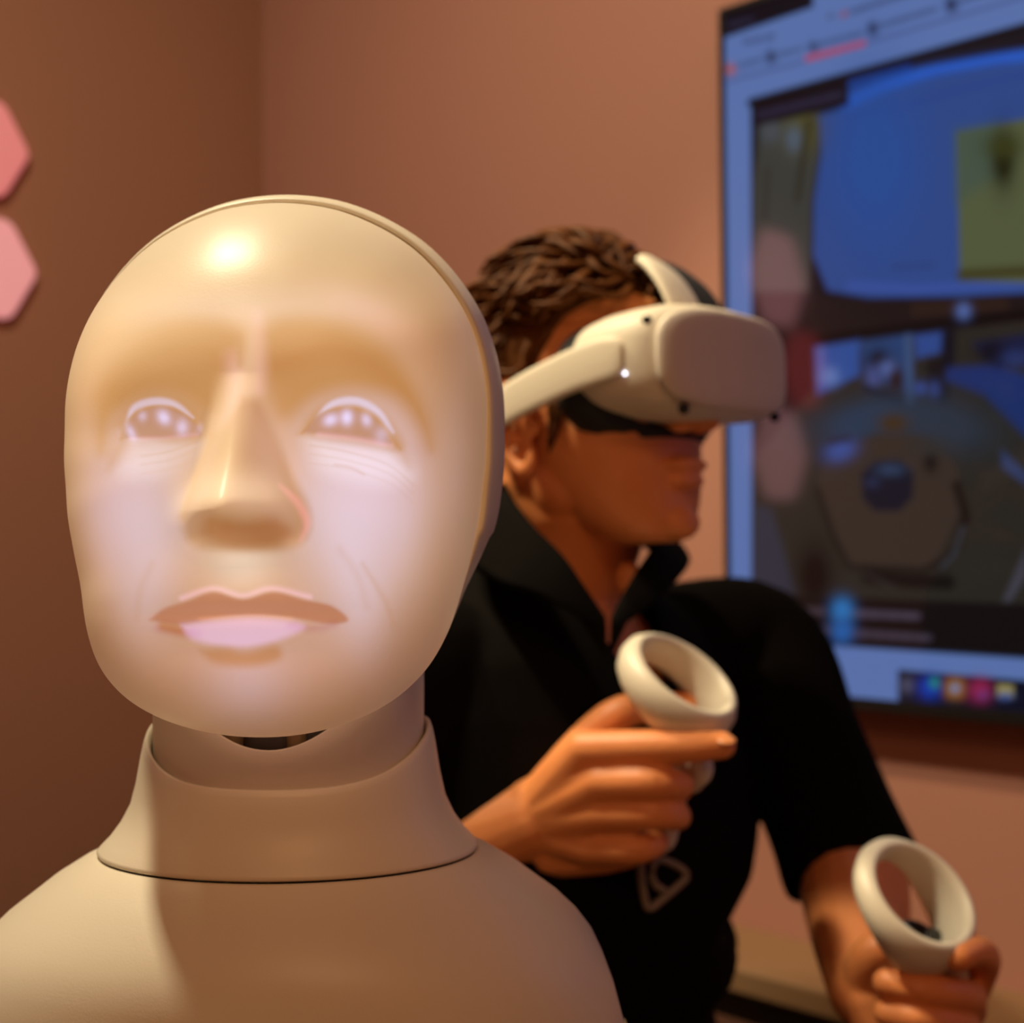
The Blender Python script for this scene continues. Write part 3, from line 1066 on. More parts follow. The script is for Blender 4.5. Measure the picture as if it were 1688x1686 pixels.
# --- skin: head, neck, arms and hands grown into one surface
bm = bmesh.new()
add_ball(bm, hd(-0.008, 0, 0.052), (0.096, 0.0745, 0.086), HM)
rows = [(0.075, 0.088, -0.05, 0.066), (0.05, 0.094, -0.06, 0.069), (0.02, 0.094, -0.06, 0.0695), (0.0, 0.0935, -0.05, 0.068), (-0.02, 0.0955, -0.035, 0.0655),
        (-0.04, 0.096, -0.022, 0.061), (-0.058, 0.095, -0.010, 0.0545), (-0.072, 0.093, 0.004, 0.047), (-0.082, 0.090, 0.022, 0.037), (-0.0885, 0.084, 0.040, 0.024)]
add_loft(bm, [oval_ring(hd, u, (f1 + f0) / 2, (f1 - f0) / 2, hw, n=36, e=2.25) for u, f1, f0, hw in rows])
for s in (-1, 1):                                                        # cheekbones and jaw corners
    add_ball(bm, hd(0.056, s * 0.039, 0.002), (0.034, 0.0250, 0.026), HM)
    add_ball(bm, hd(0.010, s * 0.046, -0.042), (0.028, 0.0155, 0.028), HM)
add_tube(bm, [hd(0.088, 0, 0.040), hd(0.104, 0, 0.018), hd(0.116, 0, 0.004)], [0.010, 0.011, 0.0125])   # nose
for s in (-1, 1):
    add_ball(bm, hd(0.103, s * 0.012, 0.0), (0.013, 0.008, 0.0085), HM)
add_ball(bm, hd(0.098, 0, -0.031), (0.0105, 0.024, 0.0058), HM)           # lips
add_ball(bm, hd(0.097, 0, -0.043), (0.0095, 0.020, 0.0062), HM)
add_ball(bm, hd(0.0905, 0, -0.074), (0.013, 0.018, 0.013), HM)            # chin
add_ball(bm, hd(0.088, 0, 0.062), (0.012, 0.052, 0.010), HM)              # brow
for s in (-1, 1):                                                        # ears
    E = HM @ Matrix.Rotation(math.radians(s * 22), 3, 'Z')
    add_ball(bm, hd(0.0, s * 0.0735, 0.002), (0.015, 0.0045, 0.026), E, 16, 10)
    loop = [(0.004, 0.006), (0.009, 0.022), (0.0, 0.034), (-0.016, 0.035), (-0.026, 0.022), (-0.025, 0.002), (-0.016, -0.014), (-0.008, -0.026), (0.0, -0.032), (0.006, -0.026), (0.007, -0.016)]
    add_tube_s(bm, [hd(0.006 + f, s * (0.079 - 0.2 * min(0, f) * 1.2), u) for f, u in loop], [0.0034, .0036, .0042, .0044, .0044, .004, .004, .005, .0062, .0052, .0038], 4, n=8)
    add_tube_s(bm, [hd(-0.006, s * 0.083, 0.018), hd(-0.010, s * 0.083, 0.004), hd(-0.002, s * 0.081, -0.010)], [0.003, 0.0034, 0.003], 4, n=8)
    add_ball(bm, hd(0.015, s * 0.0755, 0.0), (0.005, 0.004, 0.007), HM, 10, 8)
NB = tor(0.005, 0, SH_L.z + 0.050)
add_loft(bm, [oval_ring(hd, 0.02, -0.03, 0.055, 0.056, 32), oval_ring(hd, -0.03, -0.018, 0.060, 0.057, 32), oval_ring(hd, -0.07, -0.012, 0.060, 0.058, 32),
              oval_ring(tor, NB.z, 0.012, 0.062, 0.066, 32), oval_ring(tor, NB.z - 0.04, 0.012, 0.085, 0.105, 32), oval_ring(tor, NB.z - 0.12, 0.02, 0.095, 0.125, 32)])
for s in (-1, 1):                                                        # neck cords towards the breast bone
    add_tube(bm, [hd(-0.02, s * 0.055, -0.02), tor(0.068, s * 0.018, NB.z - 0.045)], [0.012, 0.010])
add_ball(bm, hd(0.040, 0, -0.115), (0.011, 0.010, 0.014), HM)
# upper arms and forearms
def limb(pts, radii, flat=1.0):
    add_tube_s(bm, pts, radii, 6, n=18, flat=flat)


def mix(a, b, t):
    return a + (b - a) * t


limb([mix(SH_L, EL_L, 0.15), mix(SH_L, EL_L, 0.6), EL_L, mix(EL_L, WR_L, 0.25), mix(EL_L, WR_L, 0.6), WR_L], [0.046, 0.044, 0.042, 0.043, 0.037, 0.0275])
limb([mix(SH_R, EL_R, 0.15), mix(SH_R, EL_R, 0.6), EL_R, mix(EL_R, WR_R, 0.3), mix(EL_R, WR_R, 0.65), WR_R], [0.052, 0.048, 0.043, 0.043, 0.039, 0.0290])


def digit(pts):
    add_tube_s(bm, [at(*p[:3]) for p in pts], [p[3] for p in pts], 5, n=12)


def palm(wr, wr_r, mcps, rad):
    for m in mcps:
        add_tube(bm, [wr, mix(wr, at(*m[:3]), 0.55), at(*m[:3])], [wr_r, (wr_r + rad) / 2, rad], n=12)
    for a, b in zip(mcps[:-1], mcps[1:]):
        add_tube(bm, [mix(wr, at(*a[:3]), 0.5), mix(wr, at(*b[:3]), 0.5)], rad, n=10)
        add_tube(bm, [mix(wr, at(*a[:3]), 0.82), mix(wr, at(*b[:3]), 0.82)], rad * 0.92, n=10)


# right hand: index stretched along the controller, three fingers round its grip, thumb on top
RM_ = [(962, 1236, 0.872, 0.0135), (986, 1290, 0.866, 0.0135), (986, 1340, 0.870, 0.0130), (970, 1394, 0.880, 0.0130)]
palm(WR_R, 0.021, RM_, 0.0135)
digit([RM_[0], (1068, 1232, 0.856, 0.0122), (1140, 1231, 0.851, 0.0110), (1190, 1228, 0.853, 0.0098)])
digit([RM_[1], (1075, 1290, 0.852, 0.0118), (1120, 1294, 0.868, 0.0105), (1108, 1298, 0.893, 0.0092)])
digit([RM_[2], (1076, 1341, 0.856, 0.0115), (1116, 1345, 0.872, 0.0102), (1104, 1347, 0.895, 0.0090)])
digit([RM_[3], (1050, 1398, 0.866, 0.0112), (1082, 1388, 0.882, 0.0092), (1072, 1386, 0.902, 0.0080)])
digit([(905, 1300, 0.903, 0.0170), (978, 1214, 0.902, 0.0150), (1028, 1174, 0.902, 0.0128), (1085, 1166, 0.918, 0.0112), (1146, 1160, 0.930, 0.0095)])
add_tube(bm, [at(880, 1330, 0.90), at(985, 1400, 0.895), at(1010, 1400, 0.888)], [0.022, 0.018, 0.010])
add_tube(bm, [at(905, 1402, 0.905), at(1000, 1410, 0.890), at(1035, 1408, 0.882)], [0.020, 0.013, 0.010])
# left hand: seen from the finger side
LM_ = [(1604, 1622, 0.893, 0.0130), (1596, 1660, 0.890, 0.0130), (1584, 1700, 0.890, 0.0125), (1566, 1738, 0.893, 0.0115)]
palm(WR_L, 0.021, LM_, 0.0135)
digit([LM_[0], (1622, 1582, 0.862, 0.0115), (1606, 1566, 0.840, 0.0108), (1580, 1576, 0.824, 0.0098)])
digit([LM_[1], (1590, 1642, 0.850, 0.0118), (1530, 1632, 0.829, 0.0106), (1462, 1620, 0.838, 0.0098)])
digit([LM_[2], (1582, 1690, 0.848, 0.0115), (1522, 1680, 0.827, 0.0102), (1462, 1670, 0.838, 0.0092)])
digit([LM_[3], (1560, 1732, 0.852, 0.0105), (1508, 1724, 0.834, 0.0092), (1464, 1716, 0.842, 0.0080)])
digit([(1425, 1622, 0.897, 0.0175), (1438, 1575, 0.884, 0.0150), (1472, 1560, 0.880, 0.0125), (1510, 1556, 0.880, 0.0098)])
add_tube(bm, [at(1432, 1650, 0.893), at(1450, 1715, 0.882)], [0.020, 0.016])
me = voxel_mesh('person_body', bm, 0.0021, 5, 0.5)
body = link_mesh('person_body', me, m_skin, person)

# nails on the finger tips that show
def nail(c, d, up, r):
    b = bmesh.new()
    a = d.cross(up).normalized()
    Mx = Matrix((d.normalized(), a, up.normalized())).transposed()
    add_ball(b, c, (r * 0.75, r * 0.6, r * 0.16), Mx, 12, 8)
    obj('fingernail', b, m_nail, person)


nail(at(1198, 1220, 0.8440), at(1190, 1228, 0.853) - at(1140, 1231, 0.851), Vector((0, -0.5, 1)), 0.0085)

# --- shirt
bm = bmesh.new()
zs = SH_L.z
cl = 0.01
rows = [(zs + 0.085, 0.000, 0.060, 0.070, 0.0), (zs + 0.060, 0.000, 0.072, 0.100, 0.0), (zs + 0.035, 0.003, 0.088, 0.145, 0.0), (zs + 0.010, 0.006, 0.100, 0.172, 0.0), (zs - 0.03, 0.010, 0.112, 0.186, 0.0),
        (zs - 0.09, 0.022, 0.122, 0.184, 0.0), (zs - 0.15, 0.030, 0.125, 0.187, 0.0), (zs - 0.182, 0.030, 0.125, 0.172, 0.0), (zs - 0.215, 0.032, 0.122, 0.132, -0.016), (zs - 0.265, 0.030, 0.120, 0.122, -0.024),
        (zs - 0.33, 0.032, 0.126, 0.130, -0.02), (zs - 0.40, 0.03, 0.132, 0.150, 0.0), (zs - 0.47, 0.02, 0.138, 0.166, 0.0), (zs - 0.485, 0.02, 0.136, 0.166, 0.0)]
add_loft(bm, [oval_ring(tor, z, cf, rf, rl, 44, 2.2, cl_ + 0.006) for z, cf, rf, rl, cl_ in rows])
add_tube_s(bm, [mix(tor(0, 0.09, zs + 0.005), SH_L, 0.3), SH_L, mix(SH_L, EL_L, 0.45), mix(SH_L, EL_L, 0.80), mix(SH_L, EL_L, 1.0) + Vector((0.0, -0.004, -0.004))], [0.050, 0.054, 0.054, 0.053, 0.056], 6, n=24, round_ends=False)
add_tube_s(bm, [mix(tor(0, -0.09, zs + 0.005), SH_R, 0.3), SH_R, mix(SH_R, EL_R, 0.45), mix(SH_R, EL_R, 0.90)], [0.060, 0.067, 0.066, 0.070], 6, n=24, round_ends=False)
add_ball(bm, mix(SH_R, tor(0, -0.10, zs), 0.15), (0.064, 0.064, 0.064), None)
add_ball(bm, mix(SH_L, tor(0, 0.10, zs), 0.25), (0.056, 0.056, 0.054), None)
for k in range(9):                                                        # cloth folds
    a = rnd.uniform(-0.5, 0.5)
    z0 = zs - rnd.uniform(0.06, 0.40)
    q = []
    for j in range(4):
        l = cl + (-0.12 + 0.08 * j + rnd.uniform(-0.01, 0.01)) * 0.9
        q.append(tor(0.03 + 0.118 * math.sqrt(max(0, 1 - (l / 0.16) ** 2)), l, z0 + (j - 1.5) * 0.04 * a))
    add_tube_s(bm, q, [0.006, 0.010, 0.010, 0.006], 4, n=8)
me = voxel_mesh('shirt', bm, 0.0048, 5, 0.5)
# neck opening: a V cut that shows the skin, and an open sleeve mouth
bmx = bmesh.new()
bmx.from_mesh(me)
dead = []
sl_d = (EL_L - SH_L).normalized()
sr_d = (EL_R - SH_R).normalized()
for f in bmx.faces:
    c = f.calc_center_median()
    r = c - TO
    ff, ll, zz = r.dot(TF), r.dot(TL), c.z
    top = zs + 0.078
    if ff > 0.0 and abs(ll - 0.004) < max(0.0, (zz - (zs - 0.065))) * 0.42 and zz > zs - 0.065:
        dead.append(f)
    elif zz > top and abs(ll) < 0.08:
        dead.append(f)
bmesh.ops.delete(bmx, geom=dead, context='FACES')
bmx.to_mesh(me)
bmx.free()
shirt = link_mesh('shirt', me, m_shirt, person)
sm = shirt.modifiers.new('thick', 'SOLIDIFY')
sm.thickness = 0.003
sm.offset = 1
# collar: two wings that stand round the neck, fold over and open at the throat
bm = bmesh.new()
right_in = [(905, 800, 1.085), (845, 785, 1.02), (838, 795, 0.965), (880, 852, 0.93), (932, 908, 0.912), (968, 966, 0.905), (1002, 1022, 0.905)]
right_out = [(900, 850, 1.115), (800, 870, 1.06), (765, 925, 0.97), (815, 965, 0.915), (875, 980, 0.898), (940, 1010, 0.893), (992, 1034, 0.898)]
left_in = [(905, 800, 1.085), (985, 815, 1.10), (1060, 845, 1.09), (1085, 880, 1.045), (1065, 905, 0.985), (1035, 955, 0.93), (1004, 1022, 0.905)]
left_out = [(900, 850, 1.115), (1010, 860, 1.135), (1110, 890, 1.13), (1142, 915, 1.07), (1130, 945, 0.985), (1075, 1000, 0.925), (1016, 1036, 0.898)]
for i_, o_ in ((right_in, right_out), (left_in, left_out)):
    A_ = [at(*v) for v in spline(i_, 4)]
    B_ = [at(*v) for v in spline(o_, 4)]
    rows_ = [[bm.verts.new(p + Vector((0, 0, -0.030)) + (tor(0, 0, p.z) - p) * 0.02) for p in A_], [bm.verts.new(p) for p in A_],
             [bm.verts.new(mix(p, q, 0.18) + Vector((0, 0, 0.004))) for p, q in zip(A_, B_)], [bm.verts.new(q) for q in B_]]
    for a, b in zip(rows_[:-1], rows_[1:]):
        for i in range(len(a) - 1):
            bm.faces.new((a[i], a[i + 1], b[i + 1], b[i]))
bmesh.ops.recalc_face_normals(bm, faces=bm.faces)
col_o = obj('collar', bm, m_shirt, person)
md = col_o.modifiers.new('thick', 'SOLIDIFY')
md.thickness = 0.004
md = col_o.modifiers.new('sub', 'SUBSURF')
md.levels = md.render_levels = 1

# emblem printed on the shirt: an open triangle that curls inwards
def on_shirt(px, py):
    """The point of the shirt front seen at px, py (a ray from the lens to the finished shirt mesh)."""
    d = (at(px, py, 1.0) - CAM).normalized()
    ok, loc, nor, _ = shirt.ray_cast(CAM, d)
    return (loc + nor * 0.004) if ok else at(px, py, 0.96)


bpy.context.view_layer.update()
path = [(1049, 1412), (1052, 1452), (1059, 1488), (1067, 1494), (1080, 1484), (1118, 1452), (1124, 1442), (1117, 1432), (1092, 1419), (1078, 1417), (1069, 1428), (1068, 1444), (1075, 1458), (1088, 1466)]
bm = bmesh.new()
q = [on_shirt(*p) for p in path]
qs = [Vector(v) for v in spline([tuple(v) for v in q], 4)]
add_tube(bm, qs, 0.0030, n=8, flat=1.0)
em = obj('emblem', bm, m_logo, shirt)
em['label'] = 'pale outlined triangle emblem curling inwards'

# --- trousers and shoes (below the frame)
bm = bmesh.new()
hz = 0.545
add_loft(bm, [oval_ring(tor, z, cf, rf, rl, 36, 2.3) for z, cf, rf, rl in ((zs - 0.44, 0.01, 0.120, 0.150), (0.60, 0.0, 0.125, 0.168), (0.53, 0.0, 0.125, 0.175), (0.47, 0.0, 0.11, 0.16))])
feet = []
for s in (-1, 1):
    hip, knee, ank = tor(0.03, s * 0.095, hz), tor(0.43, s * 0.13, 0.50), tor(0.44, s * 0.13, 0.09)
    add_tube_s(bm, [hip, mix(hip, knee, 0.5), knee, mix(knee, ank, 0.45), ank], [0.088, 0.080, 0.066, 0.062, 0.052], 6, n=18)
    feet.append(ank)
me = voxel_mesh('trousers', bm, 0.008, 5)
link_mesh('trousers', me, m_trous, person)
for a in feet:
    bm = bmesh.new()
    add_tube_s(bm, [a + TF * -0.045 + Vector((0, 0, -0.047)), a + TF * 0.03 + Vector((0, 0, -0.040)), a + TF * 0.12 + Vector((0, 0, -0.052)), a + TF * 0.19 + Vector((0, 0, -0.058))], [0.038, 0.045, 0.036, 0.028], 5, n=16)
    obj('shoe', bm, m_shoe, person)

# --- hair: a close cap with many swept locks
bm = bmesh.new()


def scalp(az, el, k=1.0):
    """Point on the hair cap; az from the front towards his left, el up."""
    f, l, u = math.cos(el) * math.cos(az), math.cos(el) * math.sin(az), math.sin(el)
    return hd(-0.010 + 0.097 * k * f, 0.0775 * k * l, 0.052 + 0.088 * k * u)


def hairline(az):
    a = abs((az + math.pi) % (2 * math.pi) - math.pi)
    return math.radians(np.interp(math.degrees(a), [0, 25, 45, 60, 75, 90, 100, 130, 180], [31, 31, 29, 22, -2, -20, -34, -44, -48]))


cap = []
NA = 48
for r in range(9):
    row = []
    for j in range(NA):
        az = 2 * math.pi * j / NA
        e0 = hairline(az)
        el = e0 + (math.pi / 2 - 0.02 - e0) * (r / 8)
        row.append(scalp(az, el, 1.0 if r else 0.985))
    cap.append(row)
add_loft(bm, cap)
hr = random.Random(11)
for k in range(560):
    az = hr.uniform(-math.pi, math.pi)
    e0 = hairline(az)
    el = e0 + (math.pi / 2 - e0) * hr.random() ** 0.85
    up = max(0.0, math.sin(el))
    front = max(0.0, math.cos(az)) * up
    L = hr.uniform(0.040, 0.066) * (0.6 + 0.4 * up)
    lift = (hr.uniform(0.003, 0.015) + 0.010 * front) * (0.25 + 0.75 * up)
    n0 = scalp(az, el) - hd(-0.010, 0, 0.052)
    n0.normalize()
    # the hair is brushed up and back in loose waves, over the sides down and back
    back = -HF * 0.95 + Vector((0, 0, 0.10 if el > 0.9 else -0.55)) + HLv * (0.7 * math.sin(2.2 * az + 0.8) + hr.uniform(-0.75, 0.75))
    t = back - n0 * back.dot(n0)
    t.normalize()
    p = scalp(az, el, 0.99)
    side = n0.cross(t)
    ph = 5.0 * az + 3.0 * el + hr.uniform(-1.2, 1.2)
    pts_ = []
    for j in range(7):
        s_ = j / 6
        q = p + t * (L * s_) + n0 * (lift * math.sin(math.pi * min(1, 0.12 + s_ * 0.78))) + side * (0.013 * math.sin(ph + 3.8 * s_))
        rel = HM.transposed() @ (q - hd(-0.010, 0, 0.052))
        m_ = math.sqrt((rel.x / 0.097) ** 2 + (rel.y / 0.0775) ** 2 + (rel.z / 0.088) ** 2)
        if m_ < 1.02:
            q = hd(-0.010, 0, 0.052) + HM @ (rel * (1.02 / m_))
        pts_.append(q)
    r0 = hr.uniform(0.0028, 0.0085) * (0.6 + 0.4 * up)
    add_tube(bm, pts_, [r0 * 0.6, r0 * 0.9, r0, r0 * 1.05, r0, r0 * 0.75, r0 * 0.3], n=8, flat=0.55, round_ends=False)
for s in (-1, 1):                                                         # sideburns
    for k in range(14):
        f0, u0 = hr.uniform(0.030, 0.040), hr.uniform(0.0, 0.040)
        p = hd(f0, s * 0.0715, u0)
        add_tube(bm, [p, p + HM @ Vector((-0.003, s * 0.002, -0.012)), p + HM @ Vector((-0.007, s * 0.001, -0.022))], [0.002, 0.0024, 0.001], n=5, round_ends=False)
hair = obj('hair', bm, m_hair, person)

# ------------------------------------------------------------------ headset
hs = thing('vr_headset', hd(0.10, 0, 0.0), 'white virtual reality headset strapped over the man\'s eyes', 'headset')
HC_U = 0.0405


def super_ring(f, l0, u0, hl, hu, e, n=48):
    out = []
    for j in range(n):
        w = 2 * math.pi * j / n
        c, s = math.cos(w), math.sin(w)
        out.append((f, l0 + hl * math.copysign(abs(c) ** (2 / e), c), u0 + hu * math.copysign(abs(s) ** (2 / e), s)))
    return out


bm = bmesh.new()
prof = [(0.062, 0.070, 0.034, 2.4), (0.064, 0.078, 0.0385, 2.6), (0.074, 0.0850, 0.0420, 2.9), (0.092, 0.0900, 0.0438, 3.1), (0.112, 0.0920, 0.0442, 3.3), (0.127, 0.0912, 0.0438, 3.5),
        (0.136, 0.0890, 0.0422, 3.6), (0.1420, 0.0850, 0.0390, 3.6), (0.1455, 0.0790, 0.0345, 3.5)]
rings = []
for f, hl, hu, e in prof:
    ring = []
    for (ff, l, u) in super_ring(f, 0, HC_U, hl, hu * 0.93, e):
        bow = -0.016 * (l / 0.09) ** 2                                     # the body is bowed round the face
        ring.append(hd(ff + bow, l, u))
    rings.append(ring)
add_loft(bm, rings)
bmesh.ops.recalc_face_normals(bm, faces=bm.faces)
visor = obj('visor_shell', bm, m_white, hs)
bm = bmesh.new()
rings = []
for f, k in ((0.1420, 0.99), (0.1452, 0.985), (0.1470, 0.955), (0.1482, 0.86), (0.1488, 0.6)):
    rings.append([hd(ff - 0.012 * (l / 0.09) ** 2, l, u) for (ff, l, u) in super_ring(f, 0, HC_U, 0.085 * k, 0.0362 * k, 3.5)])
add_loft(bm, rings)
bmesh.ops.recalc_face_normals(bm, faces=bm.faces)
obj('front_plate', bm, m_face, visor)
bm = bmesh.new()                                                          # foam between the shell and the face
rings = []
for f, hl, hu in ((0.098, 0.076, 0.040), (0.090, 0.084, 0.0475), (0.076, 0.0855, 0.0510), (0.062, 0.082, 0.0505)):
    rings.append([hd(ff - 0.022 * (l / 0.08) ** 2 , l, u) for (ff, l, u) in super_ring(f, 0, HC_U - 0.008, hl, hu, 2.5)])
add_loft(bm, rings, cap=False)
bmesh.ops.recalc_face_normals(bm, faces=bm.faces)
fo = obj('face_foam', bm, m_foam, hs)
md = fo.modifiers.new('t', 'SOLIDIFY')
md.thickness = 0.010
md.offset = -1
# nose flap
bm = bmesh.new()
add_ball(bm, hd(0.108, 0.0, 0.006), (0.014, 0.026, 0.006), HM, 14, 8)
obj('nose_flap', bm, m_foam, fo)
# four tracking cameras
for f, l, u in ((0.1235, -0.0810, 0.0640), (0.1380, -0.0610, 0.0035), (0.129, 0.076, 0.0065), (0.1235, 0.0810, 0.0640)):
    bm = bmesh.new()
    add_ball(bm, hd(f, l, u), (0.0042, 0.0042, 0.0042), HM, 14, 8)
    obj('tracking_camera', bm, m_lens, visor)
m_led = material('status_light', (0.8, 0.8, 0.8), 0.3, emit=(0.75, 0.8, 1.0), strength=7.0)
for f, l, u in ((0.111, -0.0912, 0.0285), (0.130, 0.018, 0.0805)):
    bm = bmesh.new()
    add_ball(bm, hd(f, l, u), (0.0009, 0.0009, 0.0009), HM, 10, 6)
    obj('status_light', bm, m_led, visor)
# rigid side arms that run back and down over the ears
for s in (-1, 1):
    bm = bmesh.new()
    path = [(0.110, 0.0905, 0.040, 0.0100), (0.104, 0.0920, 0.040, 0.0145), (0.090, 0.0930, 0.039, 0.0160), (0.065, 0.0930, 0.0350, 0.0160), (0.040, 0.0925, 0.0290, 0.0160), (0.015, 0.0915, 0.0225, 0.0158), (-0.010, 0.0900, 0.0140, 0.0155),
            (-0.035, 0.0855, 0.004, 0.0150), (-0.070, 0.0700, -0.010, 0.0150), (-0.098, 0.042, -0.018, 0.017), (-0.110, 0.0, -0.020, 0.019)]
    sp = spline(path, 5)
    top_i, top_o, bot_i, bot_o = [], [], [], []
    rings = []
    for f, l, u, h in sp:
        rr_ = []
        for j in range(16):
            w = 2 * math.pi * j / 16
            c, q = math.cos(w), math.sin(w)
            rr_.append(hd(f, s * (l + 0.0035 * math.copysign(abs(c) ** 0.6, c)), u + h * math.copysign(abs(q) ** 0.55, q)))
        rings.append(rr_)
    add_loft(bm, rings)
    bmesh.ops.recalc_face_normals(bm, faces=bm.faces)
    obj('side_arm', bm, m_white, hs)
# top strap: pale link rising from the visor, black band over the head
bm = bmesh.new()
top = [(0.106, 0.0760, 0.021), (0.101, 0.090, 0.0215), (0.093, 0.104, 0.0205), (0.082, 0.117, 0.0175), (0.068, 0.128, 0.0105)]
rings = []
for f, u, hl in [tuple(v) for v in spline(top, 5)]:
    rings.append([hd(f + 0.003 * math.cos(w), -0.004 + hl * math.copysign(abs(math.sin(w)) ** 0.6, math.sin(w)), u + 0.003 * math.cos(w)) for w in (2 * math.pi * j / 16 for j in range(16))])
add_loft(bm, rings)
bmesh.ops.recalc_face_normals(bm, faces=bm.faces)
obj('strap_link', bm, m_white, hs)
bm = bmesh.new()
band = [(0.103, 0.076, 0.034), (0.099, 0.090, 0.036), (0.091, 0.105, 0.036), (0.079, 0.120, 0.032), (0.060, 0.134, 0.024), (0.020, 0.146, 0.016), (-0.03, 0.149, 0.014), (-0.075, 0.130, 0.014), (-0.105, 0.085, 0.014), (-0.118, 0.03, 0.014), (-0.120, -0.015, 0.014)]
rings = []
for f, u, hl in [tuple(v) for v in spline(band, 5)]:
    rings.append([hd(f + 0.0022 * math.cos(w) - 0.003, 0.026 + hl * math.copysign(abs(math.sin(w)) ** 0.6, math.sin(w)), u + 0.0022 * math.cos(w) - 0.002) for w in (2 * math.pi * j / 16 for j in range(16))])
add_loft(bm, rings)
bmesh.ops.recalc_face_normals(bm, faces=bm.faces)
obj('strap_band', bm, m_foam, hs)

# ------------------------------------------------------------------ two ring controllers
m_grip = material('controller_plastic', (0.74, 0.66, 0.54), 0.42, noise=0.03, nscale=30)
m_blackp = material('controller_black', (0.008, 0.008, 0.009), 0.35)


def controller(c, n, along, R, h0, h1, grip, label, knob):
    """c centre of the ring's near rim, n axis out of the open side, along the image of its long side; h0,h1 band depth at the free and the grip side."""
    n = n.normalized()
    a = (along - n * along.dot(n)).normalized()
    b = n.cross(a).normalized()
    g = (grip[0] - c)
    g = (g - n * g.dot(n)).normalized()
    t = thing('ring_controller', c, label, 'controller', 'controllers in the man\'s hands')
    bm = bmesh.new()
    rings = []
    for j in range(72):
        w = 2 * math.pi * j / 72
        e = a * math.cos(w) + b * math.sin(w)
        k = smooth01(np.array((e.dot(g) + 1) / 2))
        h = float(h0 + (h1 - h0) * k)
        sec = [(R - 0.0055, -0.0012), (R - 0.003, 0.0), (R, -0.0018), (R + 0.0042, -0.25 * h), (R + 0.0052, -0.5 * h), (R + 0.0030, -0.8 * h), (R - 0.0010, -h + 0.001),
               (R - 0.0035, -h), (R - 0.0065, -h * 0.85), (R - 0.0072, -h * 0.5), (R - 0.0068, -0.2 * h)]
        rings.append([c + e * r + n * z for r, z in sec])
    add_loft(bm, rings, close=True)
    bmesh.ops.recalc_face_normals(bm, faces=bm.faces)
    obj('tracking_ring', bm, m_grip, t)
    bm = bmesh.new()
    add_tube_s(bm, grip, [0.0165, 0.0170, 0.0155, 0.0150, 0.0160], 6, n=20)
    obj('grip', bm, m_grip, t)
    bm = bmesh.new()
    pc = c + g * (R - 0.014) - n * (h1 * 0.98)
    rings = []
    for r, z in ((0.0005, -0.006), (0.019, -0.006), (0.021, -0.003), (0.020, 0.0), (0.0005, 0.001)):
        rings.append([pc + (a * math.cos(w) + b * math.sin(w)) * r + n * z for w in (2 * math.pi * j / 28 for j in range(28))])
    add_loft(bm, rings)
    bmesh.ops.recalc_face_normals(bm, faces=bm.faces)
    fp = obj('face_plate', bm, m_blackp, t)
    bm = bmesh.new()
    kc = pc + knob
    rings = []
    for r, z in ((0.0040, 0.0), (0.0040, 0.007), (0.0075, 0.009), (0.0078, 0.011), (0.006, 0.0118)):
        rings.append([kc + (a * math.cos(w) + b * math.sin(w)) * r + n * z for w in (2 * math.pi * j / 20 for j in range(20))])
    add_loft(bm, rings)
    bmesh.ops.recalc_face_normals(bm, faces=bm.faces)
    obj('thumbstick', bm, m_blackp, fp)
    for d in (0.010, -0.002):
        bm = bmesh.new()
        add_ball(bm, pc - knob * 0.8 + a * d + n * 0.0012, (0.0035, 0.0035, 0.002), Matrix((a, b, n)).transposed(), 12, 8)
        obj('button', bm, m_blackp, fp)
    return t


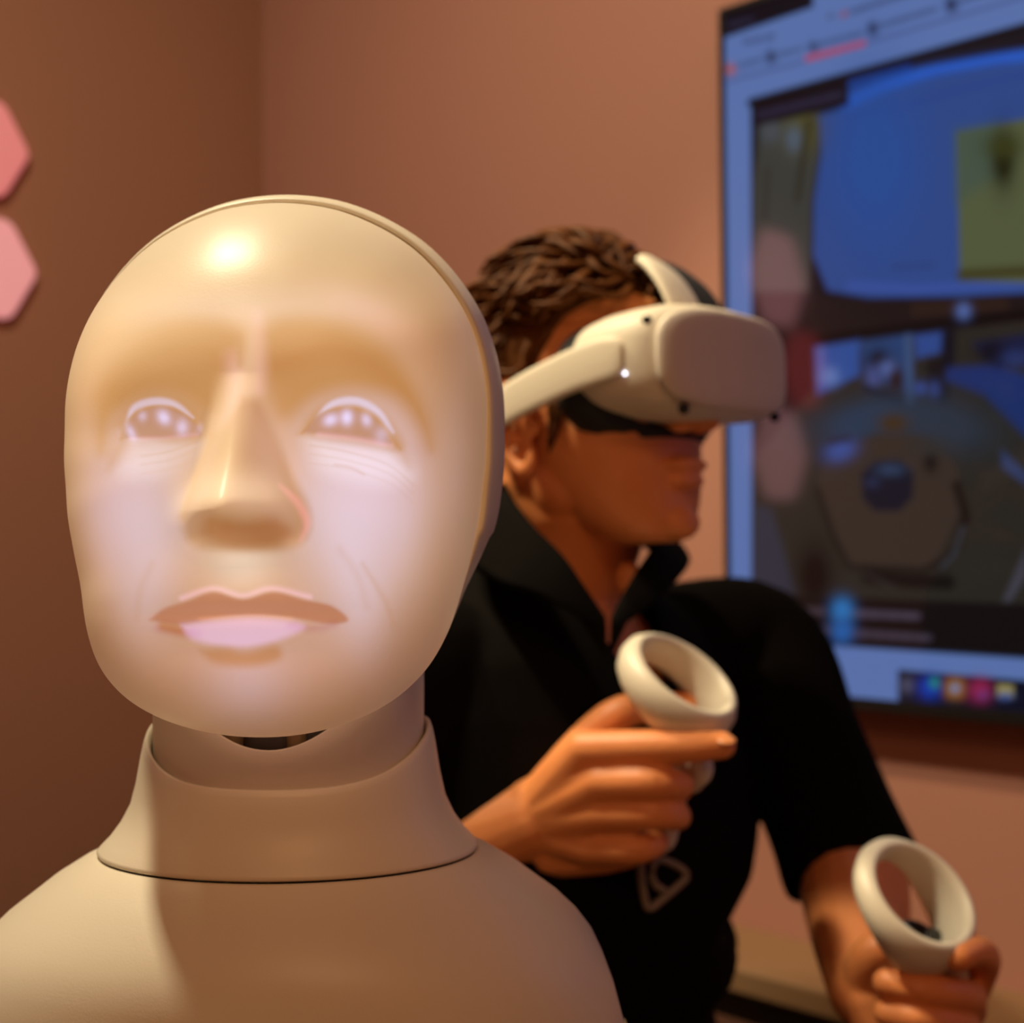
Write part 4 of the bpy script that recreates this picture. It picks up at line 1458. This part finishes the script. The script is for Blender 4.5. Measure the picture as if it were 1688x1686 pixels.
ctl = controller(at(1133, 1108, 0.884), cam_right * 0.48 - cam_fwd * 0.42 + cam_up * 0.77, cam_right * 0.85 - cam_up * 0.53, 0.0415, 0.026, 0.036,
                 [at(1132, 1210, 0.900), at(1120, 1252, 0.894), at(1100, 1300, 0.892), at(1090, 1340, 0.893), at(1080, 1372, 0.896)],
                 'white ring controller held upright in the hand before the man\'s chest', Vector((0.006, 0.004, 0)))
bm = bmesh.new()
add_tube_s(bm, [at(1150, 1246, 0.882), at(1150, 1268, 0.880), at(1142, 1288, 0.884)], [0.009, 0.011, 0.008], 4, n=14)
obj('trigger', bm, m_grip, ctl)
ctl2 = controller(at(1523, 1470, 0.842), cam_right * 0.36 - cam_fwd * 0.60 + cam_up * 0.68, cam_right * 0.85 - cam_up * 0.53, 0.0405, 0.020, 0.044,
                  [at(1535, 1598, 0.872), at(1522, 1622, 0.866), at(1508, 1660, 0.864), at(1500, 1700, 0.864), at(1492, 1740, 0.866)],
                  'white ring controller held low beside the wall, lower right of the two', Vector((0.004, 0.002, 0)))
bm = bmesh.new()
add_tube_s(bm, [at(1568, 1585, 0.850), at(1572, 1600, 0.852), at(1562, 1618, 0.856)], [0.009, 0.010, 0.008], 4, n=14)
obj('trigger', bm, m_grip, ctl2)

# ------------------------------------------------------------------ chair under the man (all but an arm rest below the frame)
m_wood = material('chair_wood', (0.07, 0.025, 0.009), 0.45, noise=0.4, nscale=30)
ch = thing('armchair', (TO.x, TO.y, 0), 'brown wooden armchair with dark seat that the man sits on', 'chair')


def tbox(lo, hi):
    M = Matrix((TF, TL, Vector((0, 0, 1)))).transposed().to_4x4()
    M.translation = TO
    return box_bm(lo, hi, M, 0.008)


obj('seat', tbox((-0.17, -0.22, 0.40), (0.15, 0.22, 0.443)), m_trous, ch)
obj('backrest', tbox((-0.235, -0.20, 0.50), (-0.205, 0.20, 0.72)), m_wood, ch)
for s in (-1, 1):
    l0, l1 = sorted((s * 0.225, s * 0.265))
    obj('leg', tbox((0.09, l0, 0.0), (0.13, l1, 0.545)), m_wood, ch)
    obj('leg', tbox((-0.235, l0, 0.0), (-0.195, l1, 0.72)), m_wood, ch)
    obj('arm_rest', tbox((-0.20, l0 - 0.006, 0.545), (0.14, l1 + 0.006, 0.568)), m_wood, ch)
    obj('side_rail', tbox((-0.20, l0 + 0.008, 0.395), (0.10, l1 - 0.008, 0.435)), m_wood, ch)
